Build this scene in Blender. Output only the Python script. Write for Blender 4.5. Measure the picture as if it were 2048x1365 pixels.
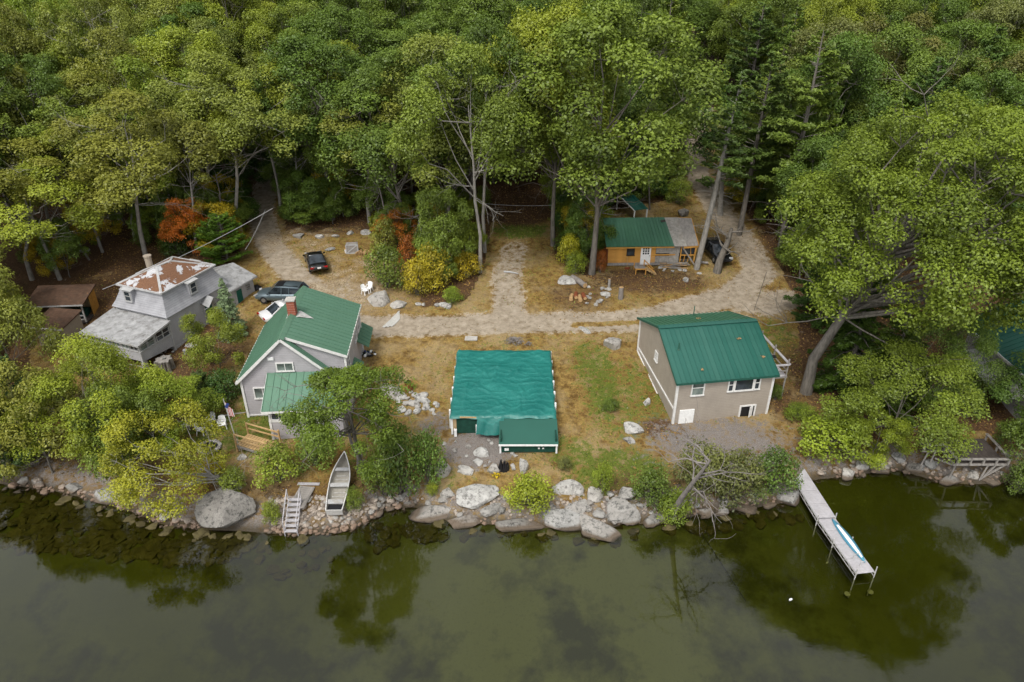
import bpy, math, random
import numpy as np
from mathutils import Vector, Matrix, Euler
for o in list(bpy.data.objects): bpy.data.objects.remove(o)
rnd = random.Random(5)
SC = bpy.context.scene
COL = SC.collection
# ------------------------------------------------------------------ camera, sky, sun, exposure
CH, PITCH, FPX = 34.0, math.radians(29.8), 1435.0
cam = bpy.data.cameras.new('camera'); camo = bpy.data.objects.new('camera', cam); COL.objects.link(camo)
cam.sensor_width = 36; cam.lens = 36*FPX/2048; cam.clip_start = .5; cam.clip_end = 2500
camo.location = (0, 0, CH); camo.rotation_euler = (math.pi/2-PITCH, 0, 0)
SC.camera = camo
SUN_EL, SUN_AZ = math.radians(56), math.radians(205)      # azimuth clockwise from +y
w = bpy.data.worlds.new('World'); SC.world = w; w.use_nodes = True
nt = w.node_tree; nt.nodes.clear()
sky = nt.nodes.new('ShaderNodeTexSky'); sky.sky_type = 'NISHITA'; sky.sun_disc = False
sky.sun_elevation = SUN_EL; sky.sun_rotation = SUN_AZ; sky.altitude = 200; sky.air_density = 1.2; sky.dust_density = 3
hs = nt.nodes.new('ShaderNodeHueSaturation'); hs.inputs['Saturation'].default_value = .12
tc = nt.nodes.new('ShaderNodeTexCoord')
nz = nt.nodes.new('ShaderNodeTexNoise'); nz.inputs['Scale'].default_value = 2.2; nz.inputs['Detail'].default_value = 6
mr = nt.nodes.new('ShaderNodeMapRange'); mr.inputs[1].default_value = .35; mr.inputs[2].default_value = .7
mr.inputs[3].default_value = 1.3; mr.inputs[4].default_value = 2.1
vm = nt.nodes.new('ShaderNodeVectorMath'); vm.operation = 'SCALE'
bg = nt.nodes.new('ShaderNodeBackground'); bg.inputs['Strength'].default_value = .15
wo = nt.nodes.new('ShaderNodeOutputWorld'); L = nt.links.new
L(sky.outputs[0], hs.inputs['Color']); L(tc.outputs['Generated'], nz.inputs['Vector']); L(nz.outputs[0], mr.inputs[0])
L(hs.outputs[0], vm.inputs[0]); L(mr.outputs[0], vm.inputs['Scale']); L(vm.outputs[0], bg.inputs['Color']); L(bg.outputs[0], wo.inputs[0])
sl = bpy.data.lights.new('sun', 'SUN'); sl.energy = 1.9; sl.angle = math.radians(12); sl.color = (1, .95, .86)
so = bpy.data.objects.new('sun', sl); COL.objects.link(so)
sd = Vector((math.sin(SUN_AZ)*math.cos(SUN_EL), math.cos(SUN_AZ)*math.cos(SUN_EL), math.sin(SUN_EL)))
so.rotation_euler = sd.to_track_quat('Z', 'Y').to_euler(); so.location = sd*200
SC.view_settings.view_transform = 'Standard'; SC.view_settings.look = 'None'
SC.view_settings.exposure = 0.0; SC.view_settings.gamma = 1; SC.view_settings.use_curve_mapping = False
SC.render.engine = 'CYCLES'; cy = SC.cycles
cy.max_bounces = 6; cy.diffuse_bounces = 3; cy.glossy_bounces = 2; cy.transmission_bounces = 3; cy.transparent_max_bounces = 6
cy.use_denoising = True; cy.caustics_reflective = False; cy.caustics_refractive = False

# ------------------------------------------------------------------ terrain and picking points on it
SP, CP = math.sin(PITCH), math.cos(PITCH)
def ray(px, py):
    u = (px-1024)/FPX; v = (py-682.5)/FPX
    return u, CP - v*SP, -SP - v*CP            # x, y, z for unit depth
def atz(px, py, z):
    a, b, c = ray(px, py); t = (z-CH)/c
    return Vector((a*t, b*t, z))
SHPX = [(-400,975),(0,968),(120,985),(250,1020),(330,1052),(400,1060),(520,1066),(590,1072),(700,1062),(735,1045),(765,1022),(830,1015),
        (900,1045),(1000,1052),(1090,1058),(1150,1058),(1200,1066),(1245,1050),(1330,1048),(1400,1030),(1500,1018),(1590,1003),
        (1625,962),(1700,952),(1800,942),(1870,962),(1940,970),(2048,965),(2400,960)]
SH = np.array([tuple(atz(a, b, 0))[:2] for a, b in SHPX]); SH = SH[np.argsort(SH[:,0])]
DD = [-400,-60,-12,-4,-1,0,.6,1.6,4,9,22,31,48,70,125,185,260,600]
ZZ = [-14,-5,-2.1,-1.0,-.35,-.05,.45,.85,1.3,1.8,3.0,4.0,5.5,8.6,17,30,38,60]
def T(x, y):
    d = np.asarray(y, float) - np.interp(x, SH[:,0], SH[:,1])
    z = np.interp(d, DD, ZZ)
    x = np.asarray(x, float); y = np.asarray(y, float)
    a = np.clip((d-1)/6, 0, 1)
    z = z + a*(.12*np.sin(x*.31+1)*np.cos(y*.27) + .05*np.sin(x*.9+y*.7) + .03*np.sin(2.1*x-1.3*y))
    z = z + np.clip((d-45)/30, 0, 1)*(1.2*np.sin(x*.05+.6)*np.cos(y*.043))
    z = z + np.clip((-d-1)/6, 0, 1)*(.2*np.sin(x*.2)*np.sin(y*.23+1))
    return z
def Tz(x, y): return float(T(x, y))
def at(px, py):
    a, b, c = ray(px, py); t = 15.
    while t < 400:
        if CH + c*t <= Tz(a*t, b*t): break
        t += .5
    lo, hi = t-.5, t
    for _ in range(12):
        m = (lo+hi)/2
        if CH + c*m <= Tz(a*m, b*m): hi = m
        else: lo = m
    return Vector((a*hi, b*hi, Tz(a*hi, b*hi)))
def zat(py, y):                                # height seen at picture row py above ground row y
    a, b, c = ray(1024, py); return CH + c*y/b
def mpp(P): return ((P.y*CP + (CH-P.z)*SP)/FPX)  # metres per photo pixel at P

# ------------------------------------------------------------------ mesh builder
class MB:
    def __init__(s): s.v = []; s.f = []; s.pc = []
    def add(s, vs, fs):
        b = len(s.v); s.v += [tuple(v) for v in vs]; f0 = len(s.f); s.f += [tuple(b+i for i in f) for f in fs]; s.pc.append(((b, len(s.v)), (f0, len(s.f)))); return s
    def box(s, c, d, r=None):
        x, y, z = d[0]/2, d[1]/2, d[2]/2
        vs = [Vector((i*x, j*y, k*z)) for k in (-1,1) for j in (-1,1) for i in (-1,1)]
        if r is not None:
            m = r if isinstance(r, Matrix) else Euler(r).to_matrix()
            vs = [m @ v for v in vs]
        return s.add([v+Vector(c) for v in vs], [(0,2,3,1),(4,5,7,6),(0,1,5,4),(2,6,7,3),(0,4,6,2),(1,3,7,5)])
    def bar(s, a, b, w, h=None):               # box from a to b
        a, b = Vector(a), Vector(b); d = b-a; h = h or w
        if d.length < 1e-6: return s
        q = d.to_track_quat('X', 'Z').to_matrix()
        return s.box((a+b)/2, (d.length, w, h), q)
    def tube(s, pts, rs, n=6, cap=True):
        pts = [Vector(p) for p in pts]
        if not hasattr(rs, '__len__'): rs = [rs]*len(pts)
        vs = []; fs = []; ref = Vector((.31,.17,.93))
        for i, p in enumerate(pts):
            d = (pts[min(i+1,len(pts)-1)] - pts[max(i-1,0)]).normalized()
            r0 = ref if abs(d.dot(ref)) < .9 else Vector((1,0,0))
            u = d.cross(r0).normalized(); v = d.cross(u)
            for k in range(n):
                t = 2*math.pi*k/n; vs.append(p + (u*math.cos(t)+v*math.sin(t))*rs[i])
        for i in range(len(pts)-1):
            for k in range(n):
                fs.append((i*n+k, i*n+(k+1)%n, (i+1)*n+(k+1)%n, (i+1)*n+k))
        if cap: fs += [tuple(range(n)), tuple((len(pts)-1)*n + k for k in reversed(range(n)))]
        return s.add(vs, fs)
    def cyl(s, c, r, h, n=12, r2=None): return s.tube([Vector(c), Vector(c)+Vector((0,0,h))], [r, r if r2 is None else r2], n)
    def prism(s, poly, y0, y1, axis='y'):      # polygon (a,z) extruded along y (or x)
        n = len(poly)
        if axis == 'y': vs = [(a,y0,z) for a,z in poly] + [(a,y1,z) for a,z in poly]
        elif axis == 'x': vs = [(y0,a,z) for a,z in poly] + [(y1,a,z) for a,z in poly]
        else: vs = [(a,z,y0) for a,z in poly] + [(a,z,y1) for a,z in poly]
        return s.add(vs, [tuple(range(n)), tuple(n+i for i in reversed(range(n)))] + [(i,n+i,n+(i+1)%n,(i+1)%n) for i in range(n)])
    def slab(s, q, t):                         # quad with thickness t below
        q = [Vector(p) for p in q]; n = (q[1]-q[0]).cross(q[-1]-q[0]).normalized()
        if n.z < 0: n = -n
        m = len(q)
        return s.add(q + [p-n*t for p in q], [tuple(range(m)), tuple(m+i for i in reversed(range(m)))] + [(i,m+i,m+(i+1)%m,(i+1)%m) for i in range(m)])
    def mesh(s, name, mat=None, smooth=False):
        me = bpy.data.meshes.new(name); me.from_pydata(s.v, [], s.f)
        if mat is not None: me.materials.append(mat)
        if smooth: me.polygons.foreach_set('use_smooth', [True]*len(me.polygons))
        me.update()
        import bmesh
        bm = bmesh.new(); bm.from_mesh(me); bmesh.ops.recalc_face_normals(bm, faces=bm.faces); bm.to_mesh(me); bm.free()
        return me
    def obj(s, name, mat, parent=None, smooth=False, label=None):
        return link(name, s.mesh(name, mat, smooth), parent, label=label)
def objs(mb, name, mat, parent):
    i=0
    for n, f in mb.pc:
        m = MB(); m.v = mb.v[n[0]:n[1]]; m.f = [tuple(k-n[0] for k in q) for q in mb.f[f[0]:f[1]]]; m.obj(name, mat, parent)
def link(name, me, parent=None, loc=None, rot=None, label=None):
    o = bpy.data.objects.new(name, me); COL.objects.link(o)
    if parent is not None: o.parent = parent
    if loc is not None: o.location = loc
    if rot is not None: o.rotation_euler = rot
    if label: o['label'] = label
    return o
def thing(name, label, cat, loc=(0,0,0), rz=0, group=None, me=None, scale=None):
    o = bpy.data.objects.new(name, me); COL.objects.link(o); o.location = loc; o.rotation_euler = (0,0,rz)
    o['label'] = label; o['category'] = cat
    if group: o['group'] = group
    if scale is not None: o.scale = scale
    return o
def copy_tree(o, parent=None):
    c = o.copy(); COL.objects.link(c)
    if parent is not None: c.parent = parent
    for ch in o.children: copy_tree(ch, c)
    return c
def retag(o, label, loc, rz, group=None):
    o['label'] = label; o.location = loc; o.rotation_euler = (0,0,rz)
    if group: o['group'] = group
    return o
def struct(o): o['kind'] = 'structure'; return o
def stuff(o): o['kind'] = 'stuff'; return o

# ------------------------------------------------------------------ materials
class N:
    def __init__(s, name):
        s.m = bpy.data.materials.new(name); s.m.use_nodes = True; s.t = s.m.node_tree; s.t.nodes.clear()
        s.out = s.t.nodes.new('ShaderNodeOutputMaterial')
    def n(s, ty, **k):
        x = s.t.nodes.new('ShaderNode'+ty)
        for a, b in k.items():
            if a.startswith('i_'):
                key = a[2:]; key = int(key) if key.isdigit() else key.replace('_', ' ')
                s.set(x.inputs[key], b)
            else: setattr(x, a, b)
        return x
    def set(s, inp, v):
        if isinstance(v, bpy.types.NodeSocket): s.t.links.new(v, inp)
        elif isinstance(v, bpy.types.Node): s.t.links.new(v.outputs[0], inp)
        elif isinstance(v, (tuple, list)) and len(v) == 3 and inp.type == 'RGBA': inp.default_value = (*v, 1)
        else: inp.default_value = v
    def noise(s, vec, scale, detail=4, rough=.55):
        x = s.n('TexNoise'); s.set(x.inputs['Vector'], vec); s.set(x.inputs['Scale'], scale); s.set(x.inputs['Detail'], detail); s.set(x.inputs['Roughness'], rough); return x.outputs[0]
    def mix(s, f, a, b, mode='MIX'):
        x = s.n('Mix', data_type='RGBA', blend_type=mode); s.set(x.inputs[0], f); s.set(x.inputs[6], a); s.set(x.inputs[7], b); return x.outputs[2]
    def rng(s, v, a, b, c=0., d=1., smooth=False):
        x = s.n('MapRange'); s.set(x.inputs[0], v)
        for i, k in enumerate((a,b,c,d)): s.set(x.inputs[i+1], k)
        if smooth: x.interpolation_type = 'SMOOTHSTEP'
        return x.outputs[0]
    def math(s, op, a, b=0.):
        x = s.n('Math', operation=op); s.set(x.inputs[0], a); s.set(x.inputs[1], b); return x.outputs[0]
    def obj(s): return s.n('TexCoord').outputs['Object']
    def pos(s): return s.n('NewGeometry').outputs['Position']
    def bump(s, h, strength=.4, dist=.05, nrm=None):
        x = s.n('Bump'); s.set(x.inputs['Strength'], strength); s.set(x.inputs['Distance'], dist); s.set(x.inputs['Height'], h)
        if nrm is not None: s.set(x.inputs['Normal'], nrm)
        return x.outputs[0]
    def pbr(s, col, rough=.8, spec=.3, metal=0., normal=None, **k):
        b = s.n('BsdfPrincipled'); s.set(b.inputs['Base Color'], col); s.set(b.inputs['Roughness'], rough)
        s.set(b.inputs['Specular IOR Level'], spec); s.set(b.inputs['Metallic'], metal)
        if normal is not None: s.set(b.inputs['Normal'], normal)
        for a, v in k.items(): s.set(b.inputs[a.replace('_',' ')], v)
        s.t.links.new(b.outputs[0], s.out.inputs[0]); return s.m
def mat_rough(name, col, var=.25, scale=3., rough=.8, bump=.3, bscale=30, spec=.25, metal=0., stretch=(1,1,1), dirt=None):
    k = N(name); o = k.obj()
    mp = k.n('Mapping'); k.set(mp.inputs[0], o); mp.inputs['Scale'].default_value = stretch
    n1 = k.noise(mp, scale, 6, .65)
    lo = tuple(c*(1-var) for c in col); hi = tuple(min(1,c*(1+var)) for c in col)
    c = k.mix(k.rng(n1, .3, .7), lo, hi)
    if dirt is not None:
        n3 = k.noise(o, 1.7, 8, .7); c = k.mix(k.rng(n3, .5, .72, 0, dirt[1]), c, dirt[0])
    n2 = k.noise(mp, bscale, 3)
    return k.pbr(c, rough, spec, metal, k.bump(n2, bump, .02))
def mat_siding(name, col, period=.15, var=.1, dirt=.25):
    k = N(name); o = k.obj(); sx = k.n('SeparateXYZ'); k.set(sx.inputs[0], o)
    z = k.math('FRACT', k.math('MULTIPLY', sx.outputs[2], 1/period))
    n1 = k.noise(o, 1.3, 6, .65)
    c = k.mix(k.rng(n1, .3, .7), tuple(c*(1-var) for c in col), tuple(c*(1+var) for c in col))
    c = k.mix(k.rng(k.noise(o, 4, 8, .75), .55, .8, 0, dirt), c, (.18,.16,.12))
    gap = k.rng(z, .0, .22, 1, 0); c = k.mix(k.math('MULTIPLY', gap, .6), c, tuple(c*.4 for c in col))
    return k.pbr(c, .6, .3, 0, k.bump(z, .6, .02))
def mat_glass(name, col=(.02,.025,.03)):
    k = N(name); o = k.obj(); n1 = k.noise(o, 1.1, 3)
    return k.pbr(k.mix(k.rng(n1,.35,.65), tuple(c*.5 for c in col), tuple(c*2.2 for c in col)), .05, .6)
def mat_metal_roof(name, col, rough=.38, var=.1, fade=(.12,.25,.2)):
    k = N(name); o = k.obj(); mp = k.n('Mapping'); k.set(mp.inputs[0], o); mp.inputs['Scale'].default_value = (1,1,1)
    n1 = k.noise(mp, .6, 7, .7); n2 = k.noise(mp, 14, 5, .7); oi = k.n('ObjectInfo').outputs['Random']
    c = k.mix(k.rng(n1, .3, .7), tuple(x*(1-var) for x in col), tuple(x*(1+var) for x in col))
    c = k.mix(k.rng(oi, 0, 1, 0, .12), c, fade)
    c = k.mix(k.rng(n2, .6, .85, 0, .35), c, (.1,.11,.06))
    return k.pbr(c, k.rng(n1, .3, .7, rough-.06, rough+.12), .4, 0, k.bump(n1, .15, .05))
def mat_paint(name, col, rough=.25, metal=.4):
    k = N(name); o = k.obj(); n1 = k.noise(o, 3, 6, .7)
    return k.pbr(k.mix(k.rng(n1,.45,.8,0,.22), col, (.2,.18,.14)), rough, .5, metal, None, Coat_Weight=.6)
def mat_tarp():
    k = N('tarp'); o = k.obj(); n1 = k.noise(o, .5, 4); 
    wv = k.n('TexWave', bands_direction='Y'); k.set(wv.inputs['Vector'], o); wv.inputs['Scale'].default_value = .45; wv.inputs['Distortion'].default_value = 9; wv.inputs['Detail'].default_value = 4; wv.inputs['Detail Scale'].default_value = 1.2
    c = k.mix(k.rng(n1,.3,.7), (.006,.115,.1), (.018,.17,.145))
    c = k.mix(k.rng(wv.outputs[1], .86, 1, 0, .25), c, (.06,.3,.26))
    n2 = k.noise(o, 3.2, 6, .6)
    return k.pbr(c, .38, .5, 0, k.bump(k.math('ADD', k.math('MULTIPLY', wv.outputs[1], .25), n2), .55, .12))
def mat_rock(name='granite', a=(.27,.265,.25), b=(.42,.41,.39), dark=(.07,.07,.065), stain=(.13,.095,.065)):
    k = N(name); o = k.obj(); p = k.pos(); sx = k.n('SeparateXYZ'); k.set(sx.inputs[0], p)
    r = k.n('ObjectInfo').outputs['Random']
    vv = k.n('VectorMath', operation='ADD'); k.set(vv.inputs[0], p); k.set(vv.inputs[1], r)
    n1 = k.noise(p, 1.6, 8, .7); n2 = k.noise(p, 9, 6, .75); n3 = k.noise(p, 3.1, 8, .8)
    c = k.mix(k.rng(n1,.3,.7), a, b)
    c = k.mix(k.rng(r, 0, 1, 0, .35), c, (.3,.25,.2))
    c = k.mix(k.rng(n3,.5,.6,0,.85), c, dark)
    c = k.mix(k.rng(n2,.6,.68,0,.6), c, (.55,.55,.5))
    zz = k.math('ADD', sx.outputs[2], k.math('MULTIPLY', n1, -.25))
    c = k.mix(k.rng(zz, .12, .3, .88, 0), c, stain)
    c = k.mix(k.rng(zz, -.12, .02, .8, 0), c, (.035,.03,.02))
    return k.pbr(c, .85, .2, 0, k.bump(k.math('ADD', n3, n2), .9, .08))
def mat_leaf(name='leaf', trans=.24):
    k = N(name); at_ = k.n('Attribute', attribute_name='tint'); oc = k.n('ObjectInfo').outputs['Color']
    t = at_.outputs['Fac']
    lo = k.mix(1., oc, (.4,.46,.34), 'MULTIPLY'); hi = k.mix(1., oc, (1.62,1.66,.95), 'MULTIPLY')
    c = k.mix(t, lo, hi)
    d = k.n('BsdfDiffuse'); k.set(d.inputs[0], c)
    tr = k.n('BsdfTranslucent'); k.set(tr.inputs[0], k.mix(1., c, (1.1,1.15,.5), 'MULTIPLY'))
    g = k.n('BsdfGlossy'); k.set(g.inputs[0], (.6,.62,.6)); k.set(g.inputs['Roughness'], .45)
    m1 = k.n('MixShader'); k.set(m1.inputs[0], trans); k.set(m1.inputs[1], d.outputs[0]); k.set(m1.inputs[2], tr.outputs[0])
    m2 = k.n('MixShader'); k.set(m2.inputs[0], .035); k.set(m2.inputs[1], m1.outputs[0]); k.set(m2.inputs[2], g.outputs[0])
    k.t.links.new(m2.outputs[0], k.out.inputs[0]); return k.m
def mat_ground():
    k = N('earth'); p = k.pos()
    ca = k.n('Attribute', attribute_name='cov'); cb = k.n('Attribute', attribute_name='cov2')
    s1 = k.n('SeparateColor'); k.set(s1.inputs[0], ca.outputs['Color']); s2 = k.n('SeparateColor'); k.set(s2.inputs[0], cb.outputs['Color'])
    road, green, litter = s1.outputs; gravel, track, patch = s2.outputs
    nb = k.noise(p, .35, 6, .65); nm = k.noise(p, 1.7, 7, .7); nf = k.noise(p, 7, 6, .75); nff = k.noise(p, 26, 4, .7)
    # dry grass
    dry = k.mix(k.rng(nm,.38,.62), (.125,.07,.02), (.37,.245,.08))
    dry = k.mix(k.rng(nf,.5,.68,0,.8), dry, (.08,.055,.025)); dry = k.mix(k.rng(nb,.45,.62,0,.55), dry, (.36,.28,.16))
    dry = k.mix(k.rng(nff,.6,.8,0,.5), dry, (.42,.33,.19))
    grn = k.mix(k.rng(nf,.3,.7), (.05,.075,.01), (.14,.17,.03))
    grn = k.mix(k.rng(nff,.5,.7,0,.4), grn, (.2,.19,.06))
    g = k.math('ADD', green, k.math('ADD', k.rng(nm, .35, .65, -.5, .4), k.rng(nf, .35, .65, -.25, .2))); c = k.mix(k.rng(g,.35,.75), dry, grn)
    lit = k.mix(k.rng(nf,.35,.65), (.045,.026,.014), (.15,.085,.045)); lit = k.mix(k.rng(nff,.6,.74,0,.8), lit, (.3,.19,.1))
    lit = k.mix(k.rng(nb,.5,.7,0,.5), lit, (.03,.03,.012))
    l = k.math('ADD', litter, k.rng(nm,.3,.7,-.25,.25)); c = k.mix(k.rng(l,.4,.65), c, lit)
    gr = k.mix(k.rng(nff,.4,.6), (.1,.088,.078), (.3,.27,.25)); gr = k.mix(k.rng(nf,.5,.7,0,.6), gr, (.16,.12,.085))
    g2 = k.math('ADD', gravel, k.math('ADD', k.rng(nf,.3,.7,-.25,.25), k.rng(nm,.35,.65,-.4,.4))); c = k.mix(k.rng(g2,.35,.75), c, gr)
    rd = k.mix(k.rng(nm,.35,.65), (.23,.185,.13), (.41,.35,.275)); rd = k.mix(k.rng(nff,.62,.75,0,.5), rd, (.14,.1,.06)); rd = k.mix(k.rng(nf,.6,.75,0,.55), rd, (.19,.14,.08))
    r = k.math('ADD', road, k.rng(k.math('ADD', nm, k.math('MULTIPLY', nf, .8)), .62, 1.18, -.55, .55)); c = k.mix(k.rng(r,.38,.62), c, rd)
    tk = k.math('ADD', track, k.rng(nf,.3,.7,-.2,.2)); c = k.mix(k.rng(tk,.4,.8,0,.75), c, k.mix(k.rng(k.math('ADD', k.math('MULTIPLY', nf, .6), k.math('MULTIPLY', nm, .4)),.44,.54), (.5,.42,.3), (.17,.11,.05)))
    sz = k.n('SeparateXYZ'); k.set(sz.inputs[0], p)
    c = k.mix(k.rng(k.math('ADD', sz.outputs[2], k.math('MULTIPLY', nf, -.3)), -.05, .35, .85, 0), c, (.05,.04,.025))
    h = k.math('ADD', k.math('MULTIPLY', nf, .6), k.math('MULTIPLY', nff, .4))
    return k.pbr(c, .95, .1, 0, k.bump(h, .8, .12))
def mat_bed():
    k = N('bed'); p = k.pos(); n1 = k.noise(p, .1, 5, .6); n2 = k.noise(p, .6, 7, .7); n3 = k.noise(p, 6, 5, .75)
    c = k.mix(k.rng(n1,.35,.65), (.075,.08,.018), (.115,.12,.035)); ds = k.n('VectorMath', operation='DISTANCE'); k.set(ds.inputs[0], p); ds.inputs[1].default_value = (3,27,-2); c = k.mix(k.rng(k.math('ADD', ds.outputs['Value'], k.math('MULTIPLY', n1, 16)), 14, 24, .85, 0), c, (.19,.2,.12))  # mid-lake patch painted paler, standing in for sky reflected on the water
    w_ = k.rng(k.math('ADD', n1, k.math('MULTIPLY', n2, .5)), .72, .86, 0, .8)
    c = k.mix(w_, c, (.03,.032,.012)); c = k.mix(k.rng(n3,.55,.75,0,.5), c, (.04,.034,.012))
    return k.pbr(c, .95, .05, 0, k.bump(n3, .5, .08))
def mat_water():
    k = N('water'); p = k.pos()
    mp = k.n('Mapping'); k.set(mp.inputs[0], p); mp.inputs['Scale'].default_value = (1,1.6,1)
    h = k.math('ADD', k.noise(mp, .8, 3, .5), k.math('MULTIPLY', k.noise(mp, 6, 3), .2))
    nr = k.bump(h, .09, .05)
    fr = k.n('Fresnel'); fr.inputs['IOR'].default_value = 1.56; k.set(fr.inputs['Normal'], nr)
    tr = k.n('BsdfTransparent'); k.set(tr.inputs[0], (.62,.64,.34))
    gl = k.n('BsdfGlossy'); k.set(gl.inputs['Roughness'], .012); k.set(gl.inputs[0], (1,1,1)); k.set(gl.inputs['Normal'], nr)
    m = k.n('MixShader'); k.set(m.inputs[0], k.math('MULTIPLY', fr.outputs[0], 1.25)); k.set(m.inputs[1], tr.outputs[0]); k.set(m.inputs[2], gl.outputs[0])
    k.t.links.new(m.outputs[0], k.out.inputs[0]); return k.m
def mat_flat(name, col, rough=.6, spec=.3, metal=0.):
    k = N(name); n1 = k.noise(k.obj(), 5, 5, .7)
    return k.pbr(k.mix(k.rng(n1,.3,.7), tuple(c*.85 for c in col), tuple(min(1,c*1.12) for c in col)), rough, spec, metal)
M = dict(
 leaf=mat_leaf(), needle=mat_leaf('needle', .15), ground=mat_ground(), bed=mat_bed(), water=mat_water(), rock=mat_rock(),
 paler=mat_rock('pale_granite', (.34,.33,.31), (.56,.55,.52), (.12,.115,.105)), dullrock=mat_rock('dull_granite', (.17,.165,.155), (.3,.29,.27), (.05,.05,.045)),
 cobble=mat_rock('cobble', (.3,.24,.19), (.5,.44,.38), (.14,.11,.09), (.25,.17,.12)),
 bark=mat_rough('bark', (.15,.135,.115), .45, 5, .95, .9, 22, stretch=(1,1,.25)), palebark=mat_rough('pale_bark', (.26,.245,.22), .35, 5, .95, .7, 22, stretch=(1,1,.3)),
 deadwood=mat_rough('dead_wood', (.2,.18,.165), .35, 6, .95, .7, 30, stretch=(1,1,.3)),
 greyside=mat_siding('light_grey_siding', (.42,.4,.42)), tanside=mat_siding('tan_siding', (.36,.315,.265)), oldside=mat_siding('old_grey_clapboard', (.42,.42,.44), .13, .12, .5),
 shingle=mat_siding('grey_shingle', (.33,.33,.35), .17, .18, .4), white=mat_flat('white_trim', (.66,.65,.63)), dullwhite=mat_rough('peeling_white', (.4,.4,.4), .2, 3, .8, dirt=((.2,.17,.12), .8)),
 greenroof=mat_metal_roof('green_metal', (.04,.125,.07), .45, .12), cottageroof=mat_metal_roof('faded_green_metal', (.085,.175,.115), .42, .12), tealroof=mat_metal_roof('teal_green_metal', (.016,.088,.068), .38), deepgreen=mat_metal_roof('deep_green_metal', (.006,.07,.05), .5),
 darkgreen=mat_rough('dark_green_board', (.01,.05,.035), .3), glass=mat_glass('glass'), blueglass=mat_glass('curtained_glass', (.09,.11,.1)), tealdoor=mat_flat('teal_door', (.01,.1,.075)),
 brick=mat_flat('brick', (.32,.09,.05), .9), mortar=mat_flat('mortar', (.3,.27,.24), .95), newwood=mat_rough('new_lumber', (.45,.3,.14), .2, 4, .8, .3, 30, stretch=(.3,1,1)),
 oldwood=mat_rough('weathered_wood', (.26,.24,.22), .3, 5, .9, .5, 30, stretch=(1,.3,1)), darkwood=mat_rough('dark_deck_wood', (.055,.045,.04), .35, 5, .9, .4, 30, stretch=(1,.3,1)),
 logwood=mat_rough('stained_log', (.5,.26,.06), .22, 4, .6, .3, 20, stretch=(.3,1,1)), osb=mat_rough('grey_sheathing', (.32,.3,.27), .3, 3, .9, .4, 40, dirt=((.16,.12,.09), .7)),
 felt=mat_rough('worn_felt', (.3,.3,.3), .3, 2, .95, .4, 40, dirt=((.09,.08,.07), .9)), rust=mat_rough('rust_brown_roof', (.1,.058,.038), .35, 3, .95, .6, 30, dirt=((.06,.05,.04), .6)),
 redbrown=mat_rough('rust', (.2,.06,.025), .4, 6, .9), black=mat_flat('black', (.012,.012,.014), .5), grey=mat_flat('grey', (.3,.3,.3), .6), alu=mat_rough('aluminium', (.5,.49,.47), .2, 4, .5, .2, 30, metal=.15, spec=.5, dirt=((.22,.2,.16), .6)),
 boatin=mat_flat('boat_inside', (.33,.31,.27), .7), tarp=mat_tarp(), plastic=mat_flat('white_plastic', (.78,.78,.77), .4), concrete=mat_rough('concrete', (.4,.38,.35), .2, 4, .95), ply=mat_rough('plywood', (.42,.3,.17), .2, 3),
 dock=mat_rough('dock_board', (.4,.385,.4), .2, 3, .9, .4, 30, dirt=((.24,.22,.22), .7)), tyre=mat_flat('tyre', (.02,.02,.02), .8), rim=mat_flat('rim', (.35,.35,.36), .35, .5, .7), red=mat_flat('red_lamp', (.35,.01,.01), .25), lamp=mat_flat('clear_lamp', (.4,.4,.4), .15),
 carblack=mat_paint('black_paint', (.012,.013,.015)), carblue=mat_paint('slate_blue_paint', (.13,.175,.2), .3, .5), carwhite=mat_paint('white_paint', (.7,.7,.7), .3, 0), cardark=mat_paint('dark_paint', (.02,.022,.026)),
 stovepipe=mat_flat('pipe', (.03,.1,.07), .5), flagred=mat_flat('flag_red', (.45,.03,.04)), flagblue=mat_flat('flag_blue', (.03,.05,.2)), kayakblue=mat_flat('kayak_blue', (.07,.24,.34), .35), chip=mat_rough('cut_wood', (.42,.27,.13), .35, 6), tanstone=mat_flat('tan_stucco', (.33,.28,.22), .9),
 film=mat_flat('plastic_sheet', (.45,.44,.41), .35, .5), litterleaf=mat_leaf('fallen', .1))

# ------------------------------------------------------------------ ground, dirt roads, lake bed, water
def poly_px(pts): return np.array([tuple(at(a,b))[:2] for a,b in pts])
def dist_poly(x, y, P):
    d = np.full(x.shape, 1e9)
    for (ax,ay),(bx,by) in zip(P[:-1],P[1:]):
        l2 = (bx-ax)**2+(by-ay)**2+1e-9; t = np.clip(((x-ax)*(bx-ax)+(y-ay)*(by-ay))/l2,0,1)
        d = np.minimum(d, np.hypot(x-ax-t*(bx-ax), y-ay-t*(by-ay)))
    return d
def inside(x, y, P):
    c = np.zeros(np.shape(x), bool); n = len(P)
    for i in range(n):
        x1,y1 = P[i]; x2,y2 = P[(i+1)%n]
        k = ((y1>y)!=(y2>y)) & (x < (x2-x1)*(y-y1)/(y2-y1+1e-12)+x1); c ^= k
    return c
def sm(a, b, v): t = np.clip((v-a)/(b-a),0,1); return t*t*(3-2*t)
ROADS = [([(690,648),(760,652),(850,652),(1000,648),(1100,645),(1180,645),(1280,642),(1390,612),(1470,590),(1520,545),(1500,500),(1460,450),(1425,400),(1395,350),(1385,300),(1395,255),(1410,215)], 1.7),
         ([(700,645),(650,600),(590,550),(540,490),(522,430),(532,370),(552,310),(560,260)], 1.5),
         ([(1020,645),(1018,600),(1012,550),(1030,495)], 1.7), ([(1480,600),(1530,610),(1570,600)], 1.8)]
ROADS = [(poly_px(a), b) for a, b in ROADS]
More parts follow.
